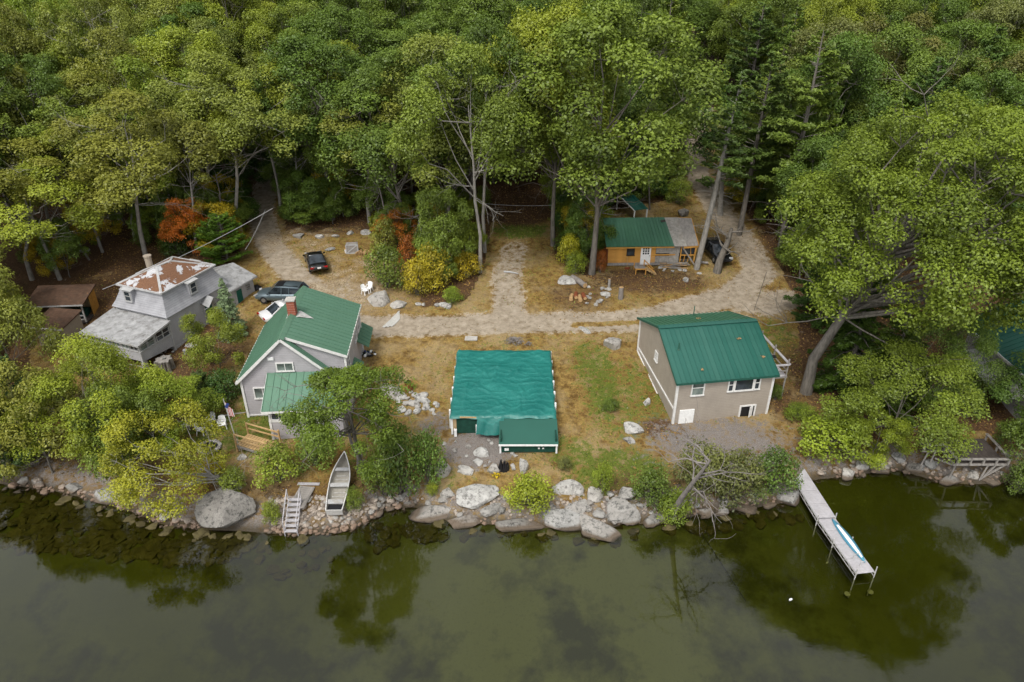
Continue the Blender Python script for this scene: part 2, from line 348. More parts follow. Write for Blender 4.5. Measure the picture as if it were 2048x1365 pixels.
CLEAR = poly_px([(-60,985),(60,900),(60,690),(95,580),(250,535),(480,505),(492,470),(508,380),(560,370),(575,462),(720,452),(835,560),(845,615),(935,600),(965,540),(992,405),(1100,400),(1112,520),(1190,560),(1205,425),(1335,400),(1365,240),(1440,240),(1450,400),(1520,450),(1590,600),(1610,760),(1700,870),(1830,890),(1960,860),(2050,900),(2200,1000)])
CLEAR = np.vstack([CLEAR, [(60,20),(-60,20)]])
xs = np.unique(np.round(np.concatenate([np.arange(-44,44.01,.3), 44+np.cumsum(np.geomspace(.4,30,34)), -44-np.cumsum(np.geomspace(.4,30,34))]),3))
ys = np.unique(np.round(np.concatenate([np.arange(26,92.01,.3), 92+np.cumsum(np.geomspace(.4,30,36)), 26-np.cumsum(np.geomspace(.4,16,26))]),3))
X, Y = np.meshgrid(xs, ys); Z = T(X, Y)
SHY = np.interp(X, SH[:,0], SH[:,1]); D = Y-SHY
road = np.zeros_like(X)
for P, wd in ROADS: road = np.maximum(road, 1-sm(wd*.45, wd*1.45, dist_poly(X,Y,P)))
def ell(px, py, rx, ry, soft=.5):
    c = at(px,py); r = np.hypot((X-c.x)/rx, (Y-c.y)/ry); return 1-sm(1-soft, 1+soft, r)
track = np.zeros_like(X); k9=.6+.35*np.sin(X*1.3+2*np.sin(Y*1.1))*np.cos(Y*1.9+np.sin(X*1.7))
P0 = ROADS[0][0]
road = np.maximum(road, .6*ell(1500,600,4,3)); 
park = np.maximum(ell(700,560,7,6), ell(600,480,6,4)); track = np.maximum(track, k9*park); track = np.maximum(track, .6*ell(760,600,5,3)); road = np.where((dist_poly(X,Y,ROADS[2][0])<4)&(dist_poly(X,Y,ROADS[0][0])>2.2), road*(.82-.3*sm(60,74,Y)), road)
road = np.maximum(road, .55*ell(680,590,5,3.5))
strip = 1-sm(.25,.6, dist_poly(X,Y,poly_px([(1150,650),(1220,647),(1290,644)]))); road = road*(1-.9*strip)
litter = np.where(inside(X,Y,CLEAR),0.,1.)
litter = np.maximum(litter, ell(1040,415,5,5)); litter = np.maximum(litter, .8*ell(330,540,7,5)); litter = np.maximum(litter, .75*ell(200,600,8,5)); litter = np.maximum(litter, .7*ell(380,700,6,5))
litter = np.maximum(litter, .6*ell(1500,470,4,6)); litter = np.maximum(litter, .65*ell(1300,560,7,3)); litter = np.maximum(litter, .55*ell(1160,590,4,4)); litter = np.maximum(litter, .6*ell(1640,760,4,7)); litter = np.maximum(litter, .6*ell(660,455,6,3))
litter = np.maximum(litter, .75*ell(1330,860,2,1.5)); litter = np.maximum(litter, .6*ell(1560,800,2,3))
litter *= (1-.9*ell(1390,300,2.6,30,.2))
green = .28+.0*X
for a in [(1250,800,5,6,.62),(1190,760,2.4,6,.8),(1040,462,3.4,2.3,1.),(470,860,5,3,.8),(1250,950,4,3,.9),(1560,700,3,6,.7),(440,800,4,5,.6),(760,880,4,4,.6),(870,730,2,3,.5),(1140,900,2,2,.8),(870,960,2,2,.6)]:
    green = np.maximum(green, a[4]*ell(*a[:4]))
green *= (1-.55*ell(760,700,6,5)); green *= (1-.6*ell(1130,800,1.6,5))
gravel = np.maximum(.9*ell(1440,885,5.4,3.0,.75), ell(960,895,2.8,2.2)); gravel = np.maximum(gravel, .8*ell(1500,900,3,2.5)); gravel = np.maximum(gravel, .6*ell(870,850,1.5,1.6))
gravel = np.maximum(gravel, .6*(1-sm(.8,2.4,np.abs(D-.6)))); litter = np.maximum(litter, .55*(1-sm(2.0,4.5,np.abs(D-1.)))*(np.abs(X+1)>7))
def make_grid(name, cell, mat):
    used = np.zeros(X.shape, bool)
    used[:-1,:-1] |= cell; used[1:,:-1] |= cell; used[:-1,1:] |= cell; used[1:,1:] |= cell
    idx = np.full(X.shape, -1); idx[used] = np.arange(used.sum())
    vs = np.stack([X[used],Y[used],Z[used]],1)
    j,i = np.nonzero(cell); fs = np.stack([idx[j,i],idx[j,i+1],idx[j+1,i+1],idx[j+1,i]],1)
    me = quads(name, vs, fs)
    me.materials.append(mat); me.polygons.foreach_set('use_smooth', np.ones(len(fs),bool))
    for nm, ch in (('cov',(road,green,litter)),('cov2',(gravel,track,litter*0))):
        a = me.color_attributes.new(nm, 'FLOAT_COLOR', 'POINT')
        a.data.foreach_set('color', np.stack([ch[0][used],ch[1][used],ch[2][used],np.ones(used.sum())],1).astype(np.float32).ravel())
    o = link(name, me); o['kind'] = 'structure'; return o
def quads(name, vs, fs):
    me = bpy.data.meshes.new(name); me.vertices.add(len(vs)); me.vertices.foreach_set('co', np.asarray(vs,np.float32).ravel())
    k = fs.shape[1]; me.loops.add(len(fs)*k); me.loops.foreach_set('vertex_index', np.asarray(fs,np.int32).ravel())
    me.polygons.add(len(fs)); me.polygons.foreach_set('loop_start', np.arange(0,len(fs)*k,k,dtype=np.int32))
    me.polygons.foreach_set('loop_total', np.full(len(fs),k,np.int32)); me.update(calc_edges=True); me.validate(); return me
zc = np.maximum.reduce([Z[:-1,:-1],Z[1:,:-1],Z[:-1,1:],Z[1:,1:]]); rc = (road[:-1,:-1]+road[1:,1:])/2
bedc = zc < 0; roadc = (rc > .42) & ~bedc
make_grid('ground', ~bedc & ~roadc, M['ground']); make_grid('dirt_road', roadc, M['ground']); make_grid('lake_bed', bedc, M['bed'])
b = MB(); b.add([(-420,-420,0),(420,-420,0),(420,60,0),(-420,60,0)], [(0,1,2,3)]); struct(b.obj('water', M['water']))

# ------------------------------------------------------------------ vegetation kit
def leafmesh(name, C, Nn, size, tint, rng, mat, aspect=.62, droop=.25):
    n = len(C); Nn = Nn/np.linalg.norm(Nn,axis=1,keepdims=True)
    r = rng.normal(size=(n,3)); a = np.cross(Nn, r); a /= np.linalg.norm(a,axis=1,keepdims=True)+1e-9; b = np.cross(Nn, a)
    s = (size*rng.uniform(.7,1.25,n))[:,None]
    p0 = C-a*s*.5; p1 = C+b*s*.5*aspect - Nn*s*.06; p2 = C+a*s*.5-Nn*s*droop; p3 = C-b*s*.5*aspect - Nn*s*.06
    V = np.stack([p0,p1,p2,p3],1).reshape(-1,3)
    me = quads(name, V, np.arange(n*4).reshape(n,4)); me.materials.append(mat)
    at_ = me.attributes.new('tint','FLOAT','POINT'); at_.data.foreach_set('value', np.repeat(tint,4).astype(np.float32)); return me
def pads_to_leaves(pads, per, size, rng, flat=.55):
    Cs=[];Ns=[];Ts=[]
    for (p,r,tn) in pads:
        n = max(8,int(per*r*r)); d = rng.normal(size=(n,3)); d /= np.linalg.norm(d,axis=1,keepdims=True)
        d[:,2] = np.where(rng.random(n)<.5, np.abs(d[:,2]), d[:,2])
        rad = r*rng.uniform(.35,1.1,n)**.6; lump = 1+.22*np.sin(d[:,0]*5+tn*20)*np.cos(d[:,1]*6+tn*9)
        c = d*(rad*lump)[:,None]; c[:,2] *= flat
        Cs.append(c+np.array(p)); Ns.append(d*.75+np.array([0,0,.75])+rng.normal(size=(n,3))*.42)
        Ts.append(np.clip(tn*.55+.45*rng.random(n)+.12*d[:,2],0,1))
    return np.concatenate(Cs),np.concatenate(Ns),np.concatenate(Ts)
def twig(b, rng, p, d, L_, r, depth, bend=.35, n=5):
    p = np.array(p,float); d = np.array(d,float); d /= np.linalg.norm(d); pts=[p.copy()]; k=4
    for i in range(k):
        d = d + rng.normal(size=3)*bend*.4; d /= np.linalg.norm(d); p = p+d*L_/k; pts.append(p.copy())
    b.tube(pts, list(np.linspace(r, r*.35, len(pts))), n, False)
    if depth > 0:
        for i in range(2+int(rng.random()*2)+ (depth>1)):
            j = 1+int(rng.random()*(k)); dd = d+rng.normal(size=3)*.85; dd[2] += .15
            twig(b, rng, pts[j], dd, L_*rng.uniform(.45,.7), r*.45, depth-1, bend, max(3,n-1))
    return pts
def broadleaf(seed, H=18., R=5., base=.42, npads=44, per=62, leaf=.36, off=(0,0), pr=.27, low=-.35, bare=5, flat=.8, trunk=.24, name='broadleaf'):
    rng = np.random.default_rng(seed); b = MB(); fx,fy = off
    ch = H*(1-base)/2; cz = H*base+ch; tz = H*(base+.12)
    tp = [np.array([0,0,-.5]), np.array([rng.normal()*.12, rng.normal()*.12, tz*.35]), np.array([fx*.12+rng.normal()*.25, fy*.12+rng.normal()*.25, tz*.7]), np.array([fx*.35,fy*.35,tz]), np.array([fx*.7,fy*.7,cz+ch*.4])]
    b.tube(tp, [trunk*1.35,trunk,trunk*.82,trunk*.62,trunk*.2], 8, False)
    nodes=[]; pads=[]; nl=max(7,npads//5)
    for i in range(nl):
        zz=1-(1-low)*((i+.35)/nl)**.9; t=i*2.39996+rng.random()*.7; rr=math.sqrt(max(.05,1-min(1,max(zz,-.3))**2)); dr=np.array([math.cos(t)*rr,math.sin(t)*rr,zz])
        lr=R*pr*1.55*rng.uniform(.78,1.25); k_=rng.uniform(.5,1.04); lc=np.array([fx+dr[0]*R*k_,fy+dr[1]*R*k_,cz+zz*(ch-lr*.6)*.95+rng.normal()*.25])
        f_=rng.random(); s0=tp[2]+(tp[3]-tp[2])*rng.random() if zz<.3 else tp[3]+(tp[4]-tp[3])*rng.random()*.8
        m=(s0+lc)/2+np.array([0,0,-.25])+rng.normal(size=3)*R*.07; m2=(m+lc)/2+rng.normal(size=3)*R*.05
        b.tube([s0,m,m2,lc],[trunk*.36,trunk*.27,trunk*.18,trunk*.1],5,False); nodes.append(lc); tn=rng.random()
        for k in range(8):
            if rng.random()<.2: continue
            d2=rng.normal(size=3); d2/=np.linalg.norm(d2); d2=d2*.9+dr*.75+np.array([0,0,.35]); d2/=np.linalg.norm(d2)
            p=lc+d2*lr*np.array([.85,.85,1.0])*rng.uniform(.8,1.05); pads.append((p,lr*rng.uniform(.42,.7),np.clip(tn*.6+.4*rng.random(),0,1)))
            m=(lc+p)/2+rng.normal(size=3)*.15; b.tube([lc,m,p],[trunk*.1,trunk*.06,.015],3,False)
    for i in range(bare):
        q = nodes[i%len(nodes)] if i%2 else tp[2]+(tp[3]-tp[2])*rng.random(); d = np.array([math.cos(i*2.1+seed),math.sin(i*2.1+seed),rng.uniform(-.15,.35)])
        twig(b, rng, q, d, R*rng.uniform(.5,.85), trunk*.2, 2, .5, 4)
    C_,N_,T_ = pads_to_leaves(pads, per, leaf, rng, flat)
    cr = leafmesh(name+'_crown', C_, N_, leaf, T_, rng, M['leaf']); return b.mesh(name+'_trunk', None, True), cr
def bush(seed, H=2.6, R=1.7, leaf=.14, per=480, npads=16, mat=None):
    rng = np.random.default_rng(seed); b = MB(); pads=[]
    for i in range(npads):
        t=i*2.4+rng.random()*.5; z=((i+.5)/npads); rr=math.sqrt(1-z*z*.9)*rng.uniform(.55,.95); p=np.array([math.cos(t)*R*rr*.8,math.sin(t)*R*rr*.8,H*(.18+.7*z)])
        pads.append((p,R*rng.uniform(.3,.48),rng.random())); b.tube([(0,0,-.2),(p[0]*.4,p[1]*.4,p[2]*.5),p],[.05,.03,.01],4,False)
    C_,N_,T_=pads_to_leaves(pads,per,leaf,rng,.75); return b.mesh('bush_stem',None,True), leafmesh('bush_crown',C_,N_,leaf,T_,rng,M['leaf'])
def conifer(seed, H=20., R=3.8, base=.3, whorl=.75, nb=5, rise=.18, tuft=85, tl=.42, taper=1.15, trunk=.22, dead=8, mat='needle', ragged=.35):
    rng = np.random.default_rng(seed); b = MB(); b.tube([(0,0,-.5),(.05,.03,H*.4),(-.05,0,H*.75),(0,0,H)],[trunk*1.25,trunk,trunk*.55,.02],8,False)
    Cs=[];Ns=[];Ts=[]; z=H*base
    while z < H*.985:
        t=(z-H*base)/(H*(1-base)); Lr = R*min(1,(1-t)**(1/taper)*1.08)*(.75+.25*min(1,t*6))+.15
        for k in range(nb):
            a = rng.random()*6.28; L_=Lr*rng.uniform(1-ragged,1.1); el=rise+rng.normal()*.08+.35*t; d=np.array([math.cos(a),math.sin(a),el])
            p0=np.array([0,0,z+rng.uniform(-.3,.3)*whorl]); p1=p0+d*L_*.5; p2=p1+(d+np.array([0,0,.12-.5*(rise<0)]))*L_*.5
            b.tube([p0,p1,p2],[.035+.012*L_,.025,.01],3,False)
            n=int(tuft*L_/R*(.6+.4*L_)); s=rng.uniform(.25,1.05,n)**.8; side=np.array([-math.sin(a),math.cos(a),0]); wd=(.30*L_*(1.15-s)+.12)
            off=rng.uniform(-1,1,n)*wd; c=p0+(p2-p0)*s[:,None]+side*off[:,None]; c[:,2]+=rng.normal(size=n)*.06*L_**.5+.04
            Cs.append(c); nn=np.tile([0,0,1.],(n,1))+rng.normal(size=(n,3))*.5+np.array([d[0],d[1],0])*.25; Ns.append(nn); br=rng.random(); Ts.append(np.clip(br*.5+.5*rng.random(n),0,1))
        z+=whorl*rng.uniform(.75,1.25)*(1-.35*t)
    for i in range(dead):
        zz=H*base*rng.uniform(.45,1.15); a=rng.random()*6.28; twig(b,rng,(0,0,zz),(math.cos(a),math.sin(a),rng.uniform(-.15,.2)),R*rng.uniform(.35,.8),.035,1,.3,3)
    return b.mesh('conifer_trunk',None,True), leafmesh('conifer_crown',np.concatenate(Cs),np.concatenate(Ns),tl,np.concatenate(Ts),rng,M[mat],.34,.1)
def deadtree(seed, H=6, r=.16, lean=(0,0), depth=3, n=9):
    rng=np.random.default_rng(seed); b=MB(); tp=np.array([lean[0],lean[1],H*.75]); pts=[np.array([0,0,-.3]),tp*.35+rng.normal(size=3)*.15,tp*.7+rng.normal(size=3)*.2,tp]
    b.tube(pts,[r*1.3,r,r*.75,r*.4],7,False)
    for i in range(n):
        q=pts[1]+(pts[3]-pts[1])*rng.uniform(.25,1); a=rng.random()*6.28
        twig(b,rng,q,(math.cos(a)+lean[0]*.15,math.sin(a)+lean[1]*.15,rng.uniform(0,.7)),H*rng.uniform(.22,.42),r*.36,depth-1,.6,5)
    return b.mesh('dead_limbs',None,True)
# shared sources: (mesh pair, nominal H, nominal R)
KIT={}
def kit(k, pair, H, R): KIT.setdefault(k,[]).append((pair,H,R))
for s in range(6): kit('maple', broadleaf(10+s, 18, 5.2, .17+.05*(s%3), 66+5*s, 235, .23, trunk=.2, low=-.55), 18, 5.2)
for s in range(3): kit('lean', broadleaf(30+s, 18, 5, .42, 55, 220, .23, off=((-1.8,-1.5),(1.5,-1.8),(-.5,-2.4))[s], pr=.23, bare=9, trunk=.18), 18, 5)
for s in range(3): kit('small', broadleaf(50+s, 6, 2.4, .1, 60, 480, .155, pr=.3, bare=3, trunk=.07, low=-.7), 6, 2.4)
for s in range(3): kit('shore', broadleaf(60+s, 10, 4.5, .1, 80+5*s, 300, .17, pr=.24, bare=4, trunk=.12, low=-.75), 10, 4.5)
for s in range(4): kit('bush', bush(70+s), 2.6, 1.7)
for s in range(3): kit('pine', conifer(80+s, 20, 4.2, .34, .95, 5, .12, 120, .5, 1.5, ragged=.45), 20, 4.2)
kit('tallpine', conifer(90, 20, 2.6, .45, .9, 4, .1, 70, .45, 1.6, dead=26, ragged=.55), 20, 2.6)
for s in range(2): kit('youngpine', conifer(95+s, 7, 3, .04, .4, 6, .3, 150, .3, 1.7, .12, 0), 7, 3)
kit('spruce', conifer(98, 8, 2.3, .05, .33, 8, -.12, 120, .24, 1.05, .12, 0, ragged=.2), 8, 2.3)
for s in range(2): kit('hemlock', conifer(100+s, 12, 3.4, .06, .6, 6, -.05, 130, .36, 1.25, .16, 0, ragged=.4), 12, 3.4)
GREEN=(.1,.145,.036); YG=(.185,.22,.04); OLIVE=(.19,.2,.055); DEEP=(.05,.09,.024); MID=(.135,.18,.045); BLUE=(.14,.2,.15); ORANGE=(.36,.13,.03); GOLD=(.36,.27,.03); LIME=(.2,.24,.035); PINE=(.09,.135,.045); DULL=(.14,.14,.06); RUSTY=(.3,.09,.025)
BARK={'maple':'bark','shore':'bark','lean':'palebark','small':'bark','bush':'bark','pine':'bark','tallpine':'palebark','youngpine':'bark','spruce':'bark','hemlock':'bark'}
def plant(name, cat, label, kind, P, H, R, col, group=None, var=None, rz=None, lean=(0,0)):
    src=KIT[kind]; (tm,cm),h0,r0=src[(var if var is not None else rnd.randrange(len(src)))%len(src)]
    o=thing(name,label,cat,(P[0],P[1],P[2]),rnd.random()*6.28 if rz is None else rz,group)
    o.scale=(R/r0,R/r0,H/h0); o.rotation_euler=(lean[0],lean[1],o.rotation_euler.z)
    key=tm.name
    if not tm.materials: tm.materials.append(M[BARK[kind]])
    link('trunk' if kind not in('bush',) else 'stem', tm, o); c=link('crown' if kind!='bush' else 'foliage', cm, o)
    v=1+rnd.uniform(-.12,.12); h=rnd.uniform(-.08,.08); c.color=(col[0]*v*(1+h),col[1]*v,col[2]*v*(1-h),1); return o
def plant_px(name, cat, label, kind, px, py, top, R, col, group=None, var=None, rz=None, lean=(0,0)):
    P=at(px,py); H=zat(top,P.y)-P.z; return plant(name,cat,label,kind,P,H,R,col,group,var,rz,lean)

# ------------------------------------------------------------------ forest
def topx(x, y, z):                             # where a world point falls in the photo, used to choose kinds by area
    d = y*CP+(CH-z)*SP; return 1024+FPX*x/d, 682.5+FPX*((CH-z)*CP-y*SP)/d
HERO=[]
def hero(*a, **k):
    o=plant_px(*a, **k); HERO.append((o.location.x,o.location.y)); return o
G1='tall trees at the edge of the clearing'
# (kind, px, py, top, R, colour, variant, rz, lean, label)
for kd,px,py,tp,R_,co,va,rz,ln,lb in [
 ('maple',1183,548,40,7.4,MID,5,1.3,(0,0),'broad green maple with a thick grey trunk beside the log cabin'),
 ('maple',1106,492,30,5.8,YG,2,1,(0,0),'tall maple with a straight mossy trunk right of the grassy track end'),
 ('lean',960,545,120,5.0,MID,0,.5,(0,0),'tall maple with a pale furrowed trunk, front one of the pair left of the driveway'),
 ('lean',970,505,60,4.8,GREEN,2,2,(0,0),'tall maple with a smooth grey trunk, rear one of the pair left of the driveway'),
 ('small',892,552,395,2.3,MID,0,1,(0,0),'small green tree with a bare lower trunk above the orange bushes'),
 ('maple',905,470,95,5.8,OLIVE,3,4,(0,0),'broad maple with browning tips left of the dark gap in the forest'),
 ('maple',800,475,130,6.2,MID,4,1,(0,0),'wide green tree over the stones at the top of the parking area'),
 ('lean',740,448,175,5.5,OLIVE,1,.2,(0,0),'olive leaved tree with bare twisting limbs right of the forest track'),
 ('maple',665,440,90,6.0,GREEN,5,3,(0,0),'round green tree just right of the forest track'),
 ('lean',562,425,130,4.6,YG,2,0,(.05,.03),'slim leaning tree on the right verge of the forest track'),
 ('lean',483,470,150,5.5,OLIVE,1,1.2,(.06,-.05),'mottled birch with a yellowing crown behind the round young pine'),
 ('lean',425,452,120,5.4,OLIVE,0,2.1,(.06,-.08),'leaning olive tree left of the round young pine'),
 ('lean',350,480,140,5.4,YG,2,3.4,(.08,-.09),'leaning tree with a forked grey trunk behind the mansard house'),
 ('lean',293,520,190,5.8,OLIVE,0,1.8,(.08,-.1),'leaning tree with a yellow green crown left of the mansard house chimney'),
 ('lean',245,450,170,5.6,OLIVE,1,.4,(.08,-.1),'leaning pale trunked tree in the woods behind the mansard house'),
 ('lean',120,560,330,5.0,YG,2,.9,(.06,-.1),'leaning yellow green tree on the slope behind the brown roofed sheds'),
 ('lean',65,560,300,5.2,OLIVE,0,2.9,(.06,-.1),'pale trunked tree upslope at the left edge behind the sheds'),
 ('lean',395,505,230,3.4,OLIVE,1,2.2,(.05,-.1),'slim leaning birch just behind the left dormer of the mansard house'),
 ('lean',205,505,260,3.6,YG,0,1.1,(.06,-.12),'slim grey trunk leaning left on the brown slope above the open shed'),
 ('lean',325,470,240,3.4,OLIVE,2,.3,(.06,-.1),'slender middle trunk of the leaning clump behind the mansard house'),
 ('lean',270,480,270,3.2,YG,0,2.6,(.06,-.12),'slender left trunk of the leaning clump behind the mansard house'),
 ('lean',600,430,210,3.4,MID,1,.8,(.02,-.02),'thin pale trunk right of the forest track above the stones'),
 ('lean',525,330,120,3.6,OLIVE,2,1.8,(0,0),'thin trunk far up beside the forest track'),
 ('tallpine',1393,538,150,3.0,PINE,0,0,(0,.09),'tall thin pine with a long bare trunk beside the unfinished end of the cabin'),
 ('pine',1478,470,110,4.8,PINE,0,1,(0,.1),'ragged white pine leaning over the right side of the dirt road'),
 ('tallpine',1440,430,250,3.2,DULL,0,2,(0,.12),'half bare pine with dead whorls above the parked black car'),
 ('maple',1338,372,140,5.4,DEEP,2,5,(0,0),'dark broadleaf tree standing between the cabin and the upper track'),
 ('pine',1560,500,60,5.2,MID,1,2,(0,0),'big white pine on the outer bend of the dirt road'),
]: hero('maple_tree' if kd=='maple' else 'leaning_tree' if kd=='lean' else 'small_tree' if kd=='small' else 'pine_tree','tree',lb,kd,px,py,tp,R_,co,G1,va,rz,ln)
G2='trees of the closed forest behind the cottages'
LB={'maple':'broadleaf tree in the closed forest canopy behind the cottages','lean':'slender pale trunked tree in the closed forest canopy behind the cottages','pine':'feathery white pine among the forest trees behind the dirt road'}
def zone(px): 
    for a,n in ((300,'above the brown roofed sheds'),(620,'above the mansard house'),(850,'above the parked sedan'),(1150,'above the driveway gap'),(1400,'above the log cabin'),(1700,'above the dirt road bend')):
        if px<a: return n
    return 'above the great oak'
def cname(c): return {MID:'mid green',GREEN:'full green',YG:'yellow green',OLIVE:'olive tinged',DULL:'dull green',PINE:'soft green',DEEP:'dark green',LIME:'lime green',GOLD:'golden',ORANGE:'orange'}[c]
def near_clear(x,y):
    P=np.vstack([CLEAR,CLEAR[:1]]); return float(dist_poly(np.array([x]),np.array([y]),P)[0])
y=47.; nt_=0
while y<146:
    sx=6.1+max(0,(y-90))*.012; x=-(.68*y+16)
    while x<.68*y+16:
        jx=x+rnd.uniform(-1.9,1.9); jy=y+rnd.uniform(-1.9,1.9); x+=sx
        z=Tz(jx,jy); px,py=topx(jx,jy,z)
        if inside(np.array([jx]),np.array([jy]),CLEAR)[0]: continue
        dn=near_clear(jx,jy)
        if dn<1.6 or min([9]+[math.hypot(jx-a,jy-b) for a,b in HERO])<3.2: continue
        if jy-np.interp(jx,SH[:,0],SH[:,1])<20 : continue
        if jx>34 and jy<62: continue
        rightness=px>1380; H=rnd.uniform(13,20.5)*(1.05 if px<500 else 1); R_=rnd.uniform(3.7,5.7)
        hh=rnd.random()
        if rightness: kd='pine' if hh<(.42 if px<1700 else .3) else 'maple'
        elif px<620: kd='lean' if hh<.45 else 'maple'
        else: kd='maple' if hh<.93 else 'pine'
        if 985<px<1110 and jy<112 and kd!='pine': H*=.62; R_*=.7
        if abs(px-1395)<28+60*(jy<100) and jy<128: continue
        if dn<7 and jy<75: H*=.85
        cc=[MID,GREEN,YG,OLIVE] if px<620 else [GREEN,MID,MID,YG] if px<1380 else [GREEN,MID,YG,DULL]
        wts=[3,2,4,5] if px<620 else [4,4,2,1.5] if px<1380 else [3,4,4,1.5]
        co=rnd.choices(cc,wts)[0] if kd!='pine' else rnd.choice([PINE,MID,PINE])
        plant('forest_tree' if kd!='pine' else 'forest_pine','tree',('tall ' if H>18.3 else 'low ' if H<14.8 else 'wide ' if R_>5.0 else 'narrow ' if R_<4.2 else '')+cname(co)+{'maple':' broadleaf tree','lean':' slim pale tree','pine':' feathery pine'}[kd]+(' in the front forest rows ' if jy<88 else ' in the middle forest rows ' if jy<112 else ' in the far forest rows ')+zone(px),kd,(jx,jy,z-.1),H,R_,co,G2); nt_+=1
    y+=6.0
print('forest trees',nt_)
# understory along the clearing edge
G3='understory shrubs along the forest edge'; ED=np.vstack([CLEAR[1:-3]])
cnt=0
for (ax,ay),(bx,by) in zip(ED[:-1],ED[1:]):
    Ls=math.hypot(bx-ax,by-ay); n=int(Ls/1.9)
    nx,ny=(ay-by)/max(Ls,.1),(bx-ax)/max(Ls,.1)
    for i in range(n):
        for off in (1.3,3.8,6.6):
            t=(i+rnd.random())/max(n,1); x=ax+(bx-ax)*t+nx*(off+rnd.uniform(-.8,.8)); y=ay+(by-ay)*t+ny*(off+rnd.uniform(-.8,.8))
            if inside(np.array([x]),np.array([y]),CLEAR)[0] or near_clear(x,y)<1: continue
            if y-np.interp(x,SH[:,0],SH[:,1])<8: continue
            px,py=topx(x,y,Tz(x,y))
            if 985<px<1105 and rnd.random()<.6: continue
            if 1355<px<1450 and y>75: continue
            if 1585<px<2100 and y<62: continue
            if px<340 and rnd.random()<.45: continue
            kd=rnd.choice(['small','small','bush']); thick=800<px<1000 and y<82; co=rnd.choices([DEEP,GREEN,MID,LIME,GOLD,ORANGE],[0,1,4,5,2.5,1] if thick else [3,5,4,2,.5,.2])[0]
            if thick and rnd.random()<.35: continue
            nm='shrub' if kd=='bush' else 'understory_tree'
            plant(nm,'shrub' if kd=='bush' else 'tree',cname(co)+(' low shrub' if kd=='bush' else ' young tree')+' under the forest edge %s, %s'%(zone(px).replace('above','near'),'front line' if off<2 else 'second line' if off<5 else 'back line'),kd,(x,y,Tz(x,y)-.05),rnd.uniform(1.6,2.8) if kd=='bush' else (rnd.uniform(1.8,3.4) if thick else rnd.uniform(3.2,6.2)),rnd.uniform(1.2,2) if kd=='bush' else (rnd.uniform(.9,1.5) if thick else rnd.uniform(1.5,2.5)),co,G3); cnt+=1
print('understory',cnt)

# ------------------------------------------------------------------ building kit
FACE={'-y':0,'+x':math.pi/2,'-x':-math.pi/2,'+y':math.pi}
def window(p, c, w_, h, face='-y', fr='white', gl='glass', mull='h', name='window', fw=.09, label=None):
    b=MB(); x,z=w_/2,h/2
    b.box((0,-.03,z+fw/2),(w_+2*fw,.07,fw)).box((0,-.045,-z-fw/2),(w_+2*fw+.06,.11,fw)).box((-x-fw/2,-.03,0),(fw,.07,h)).box((x+fw/2,-.03,0),(fw,.07,h))
    if 'h' in mull: b.box((0,-.025,0),(w_,.05,.045))
    if 'v' in mull: b.box((0,-.026,0),(.045,.054,h))
    if 'g' in mull:
        for i in (-1/6,1/6): b.box((w_*i,-.026,0),(.03,.054,h)); b.box((0,-.024,h*i),(w_,.048,.03))
    o=b.obj(name,M[fr],p,label=label); o.location=c; o.rotation_euler=(0,0,FACE[face] if isinstance(face,str) else face)
    MB().box((0,-.006,0),(w_,.012,h)).obj('pane',M[gl],o); return o
def metal_slope(p, e0, e1, r1, r0, n, mat, name='roof_panel', th=.05, rib=.045, rw=.05):
    e0,e1,r1,r0=map(Vector,(e0,e1,r1,r0)); same=((e1-e0)-(r1-r0)).length<.01; me=None
    nn=(e1-e0).cross(r0-e0).normalized(); nn = nn if nn.z>0 else -nn
    for i in range(n):
        a,b_=i/n,(i+1)/n
        if me is None or not same:
            q=[e0.lerp(e1,a),e0.lerp(e1,b_),r0.lerp(r1,b_),r0.lerp(r1,a)]
            if same: s0=q[0].copy(); q=[v-s0 for v in q]
            g=MB().slab(q,th); u=(q[1]-q[0]).normalized()*rw; g.slab([q[0]+nn*rib,q[0]+u+nn*rib,q[3]+u+nn*rib,q[3]+nn*rib],rib-.002); me=g.mesh(name,M[mat])
        link(name,me,p,loc=e0.lerp(e1,a) if same else None)
def wallp(p, poly, y0, y1, mat, axis='y', name='wall'): return MB().prism(poly,y0,y1,axis).obj(name,M[mat],p)
def trimbars(p, segs, mat='white', w_=.13, name='trim', d=.04):
    b=MB()
    for a,c in segs: b.bar(a,c,d if isinstance(d,float) else d[0],w_)
    objs(b,name,M[mat],p)

# ------------------------------------------------------------------ tan house with the green gable roof
hb=1.7
t=thing('tan_house','tan sided house with a green metal gable roof and a picture window','house',(15.19,48.94,hb),.15)
EF,RZ,EB=5.51-hb,7.55-hb,5.9-hb
wallp(t,[(-3.72,-.7),(3.72,-.7),(3.72,EF-.02),(-3.72,EF-.02)],-4.42,-4.28,'tanside',name='front_wall')
side=[(-4.28,-.7),(4.68,0),(4.68,EB-.03),(0,RZ-.12),(-4.28,EF+.06)]
wallp(t,side,-3.72,-3.58,'tanside','x','gable_wall'); wallp(t,side,3.58,3.72,'tanside','x','gable_wall')
wallp(t,[(-3.72,0),(3.72,0),(3.72,EB-.05),(-3.72,EB-.05)],4.68,4.8,'tanside',name='back_wall')
metal_slope(t,(-3.95,-4.72,EF-.12),(3.95,-4.72,EF-.12),(3.95,0,RZ),(-3.95,0,RZ),21,'tealroof')
metal_slope(t,(-3.95,4.98,EB-.14),(3.95,4.98,EB-.14),(3.95,.0,RZ-.005),(-3.95,.0,RZ-.005),21,'greenroof')
objs(MB().bar((-3.98,-.12,RZ+.005),(3.98,-.12,RZ+.005),.26,.03).bar((-3.98,.12,RZ),(3.98,.12,RZ),.26,.03),'ridge_cap',M['tealroof'],t)
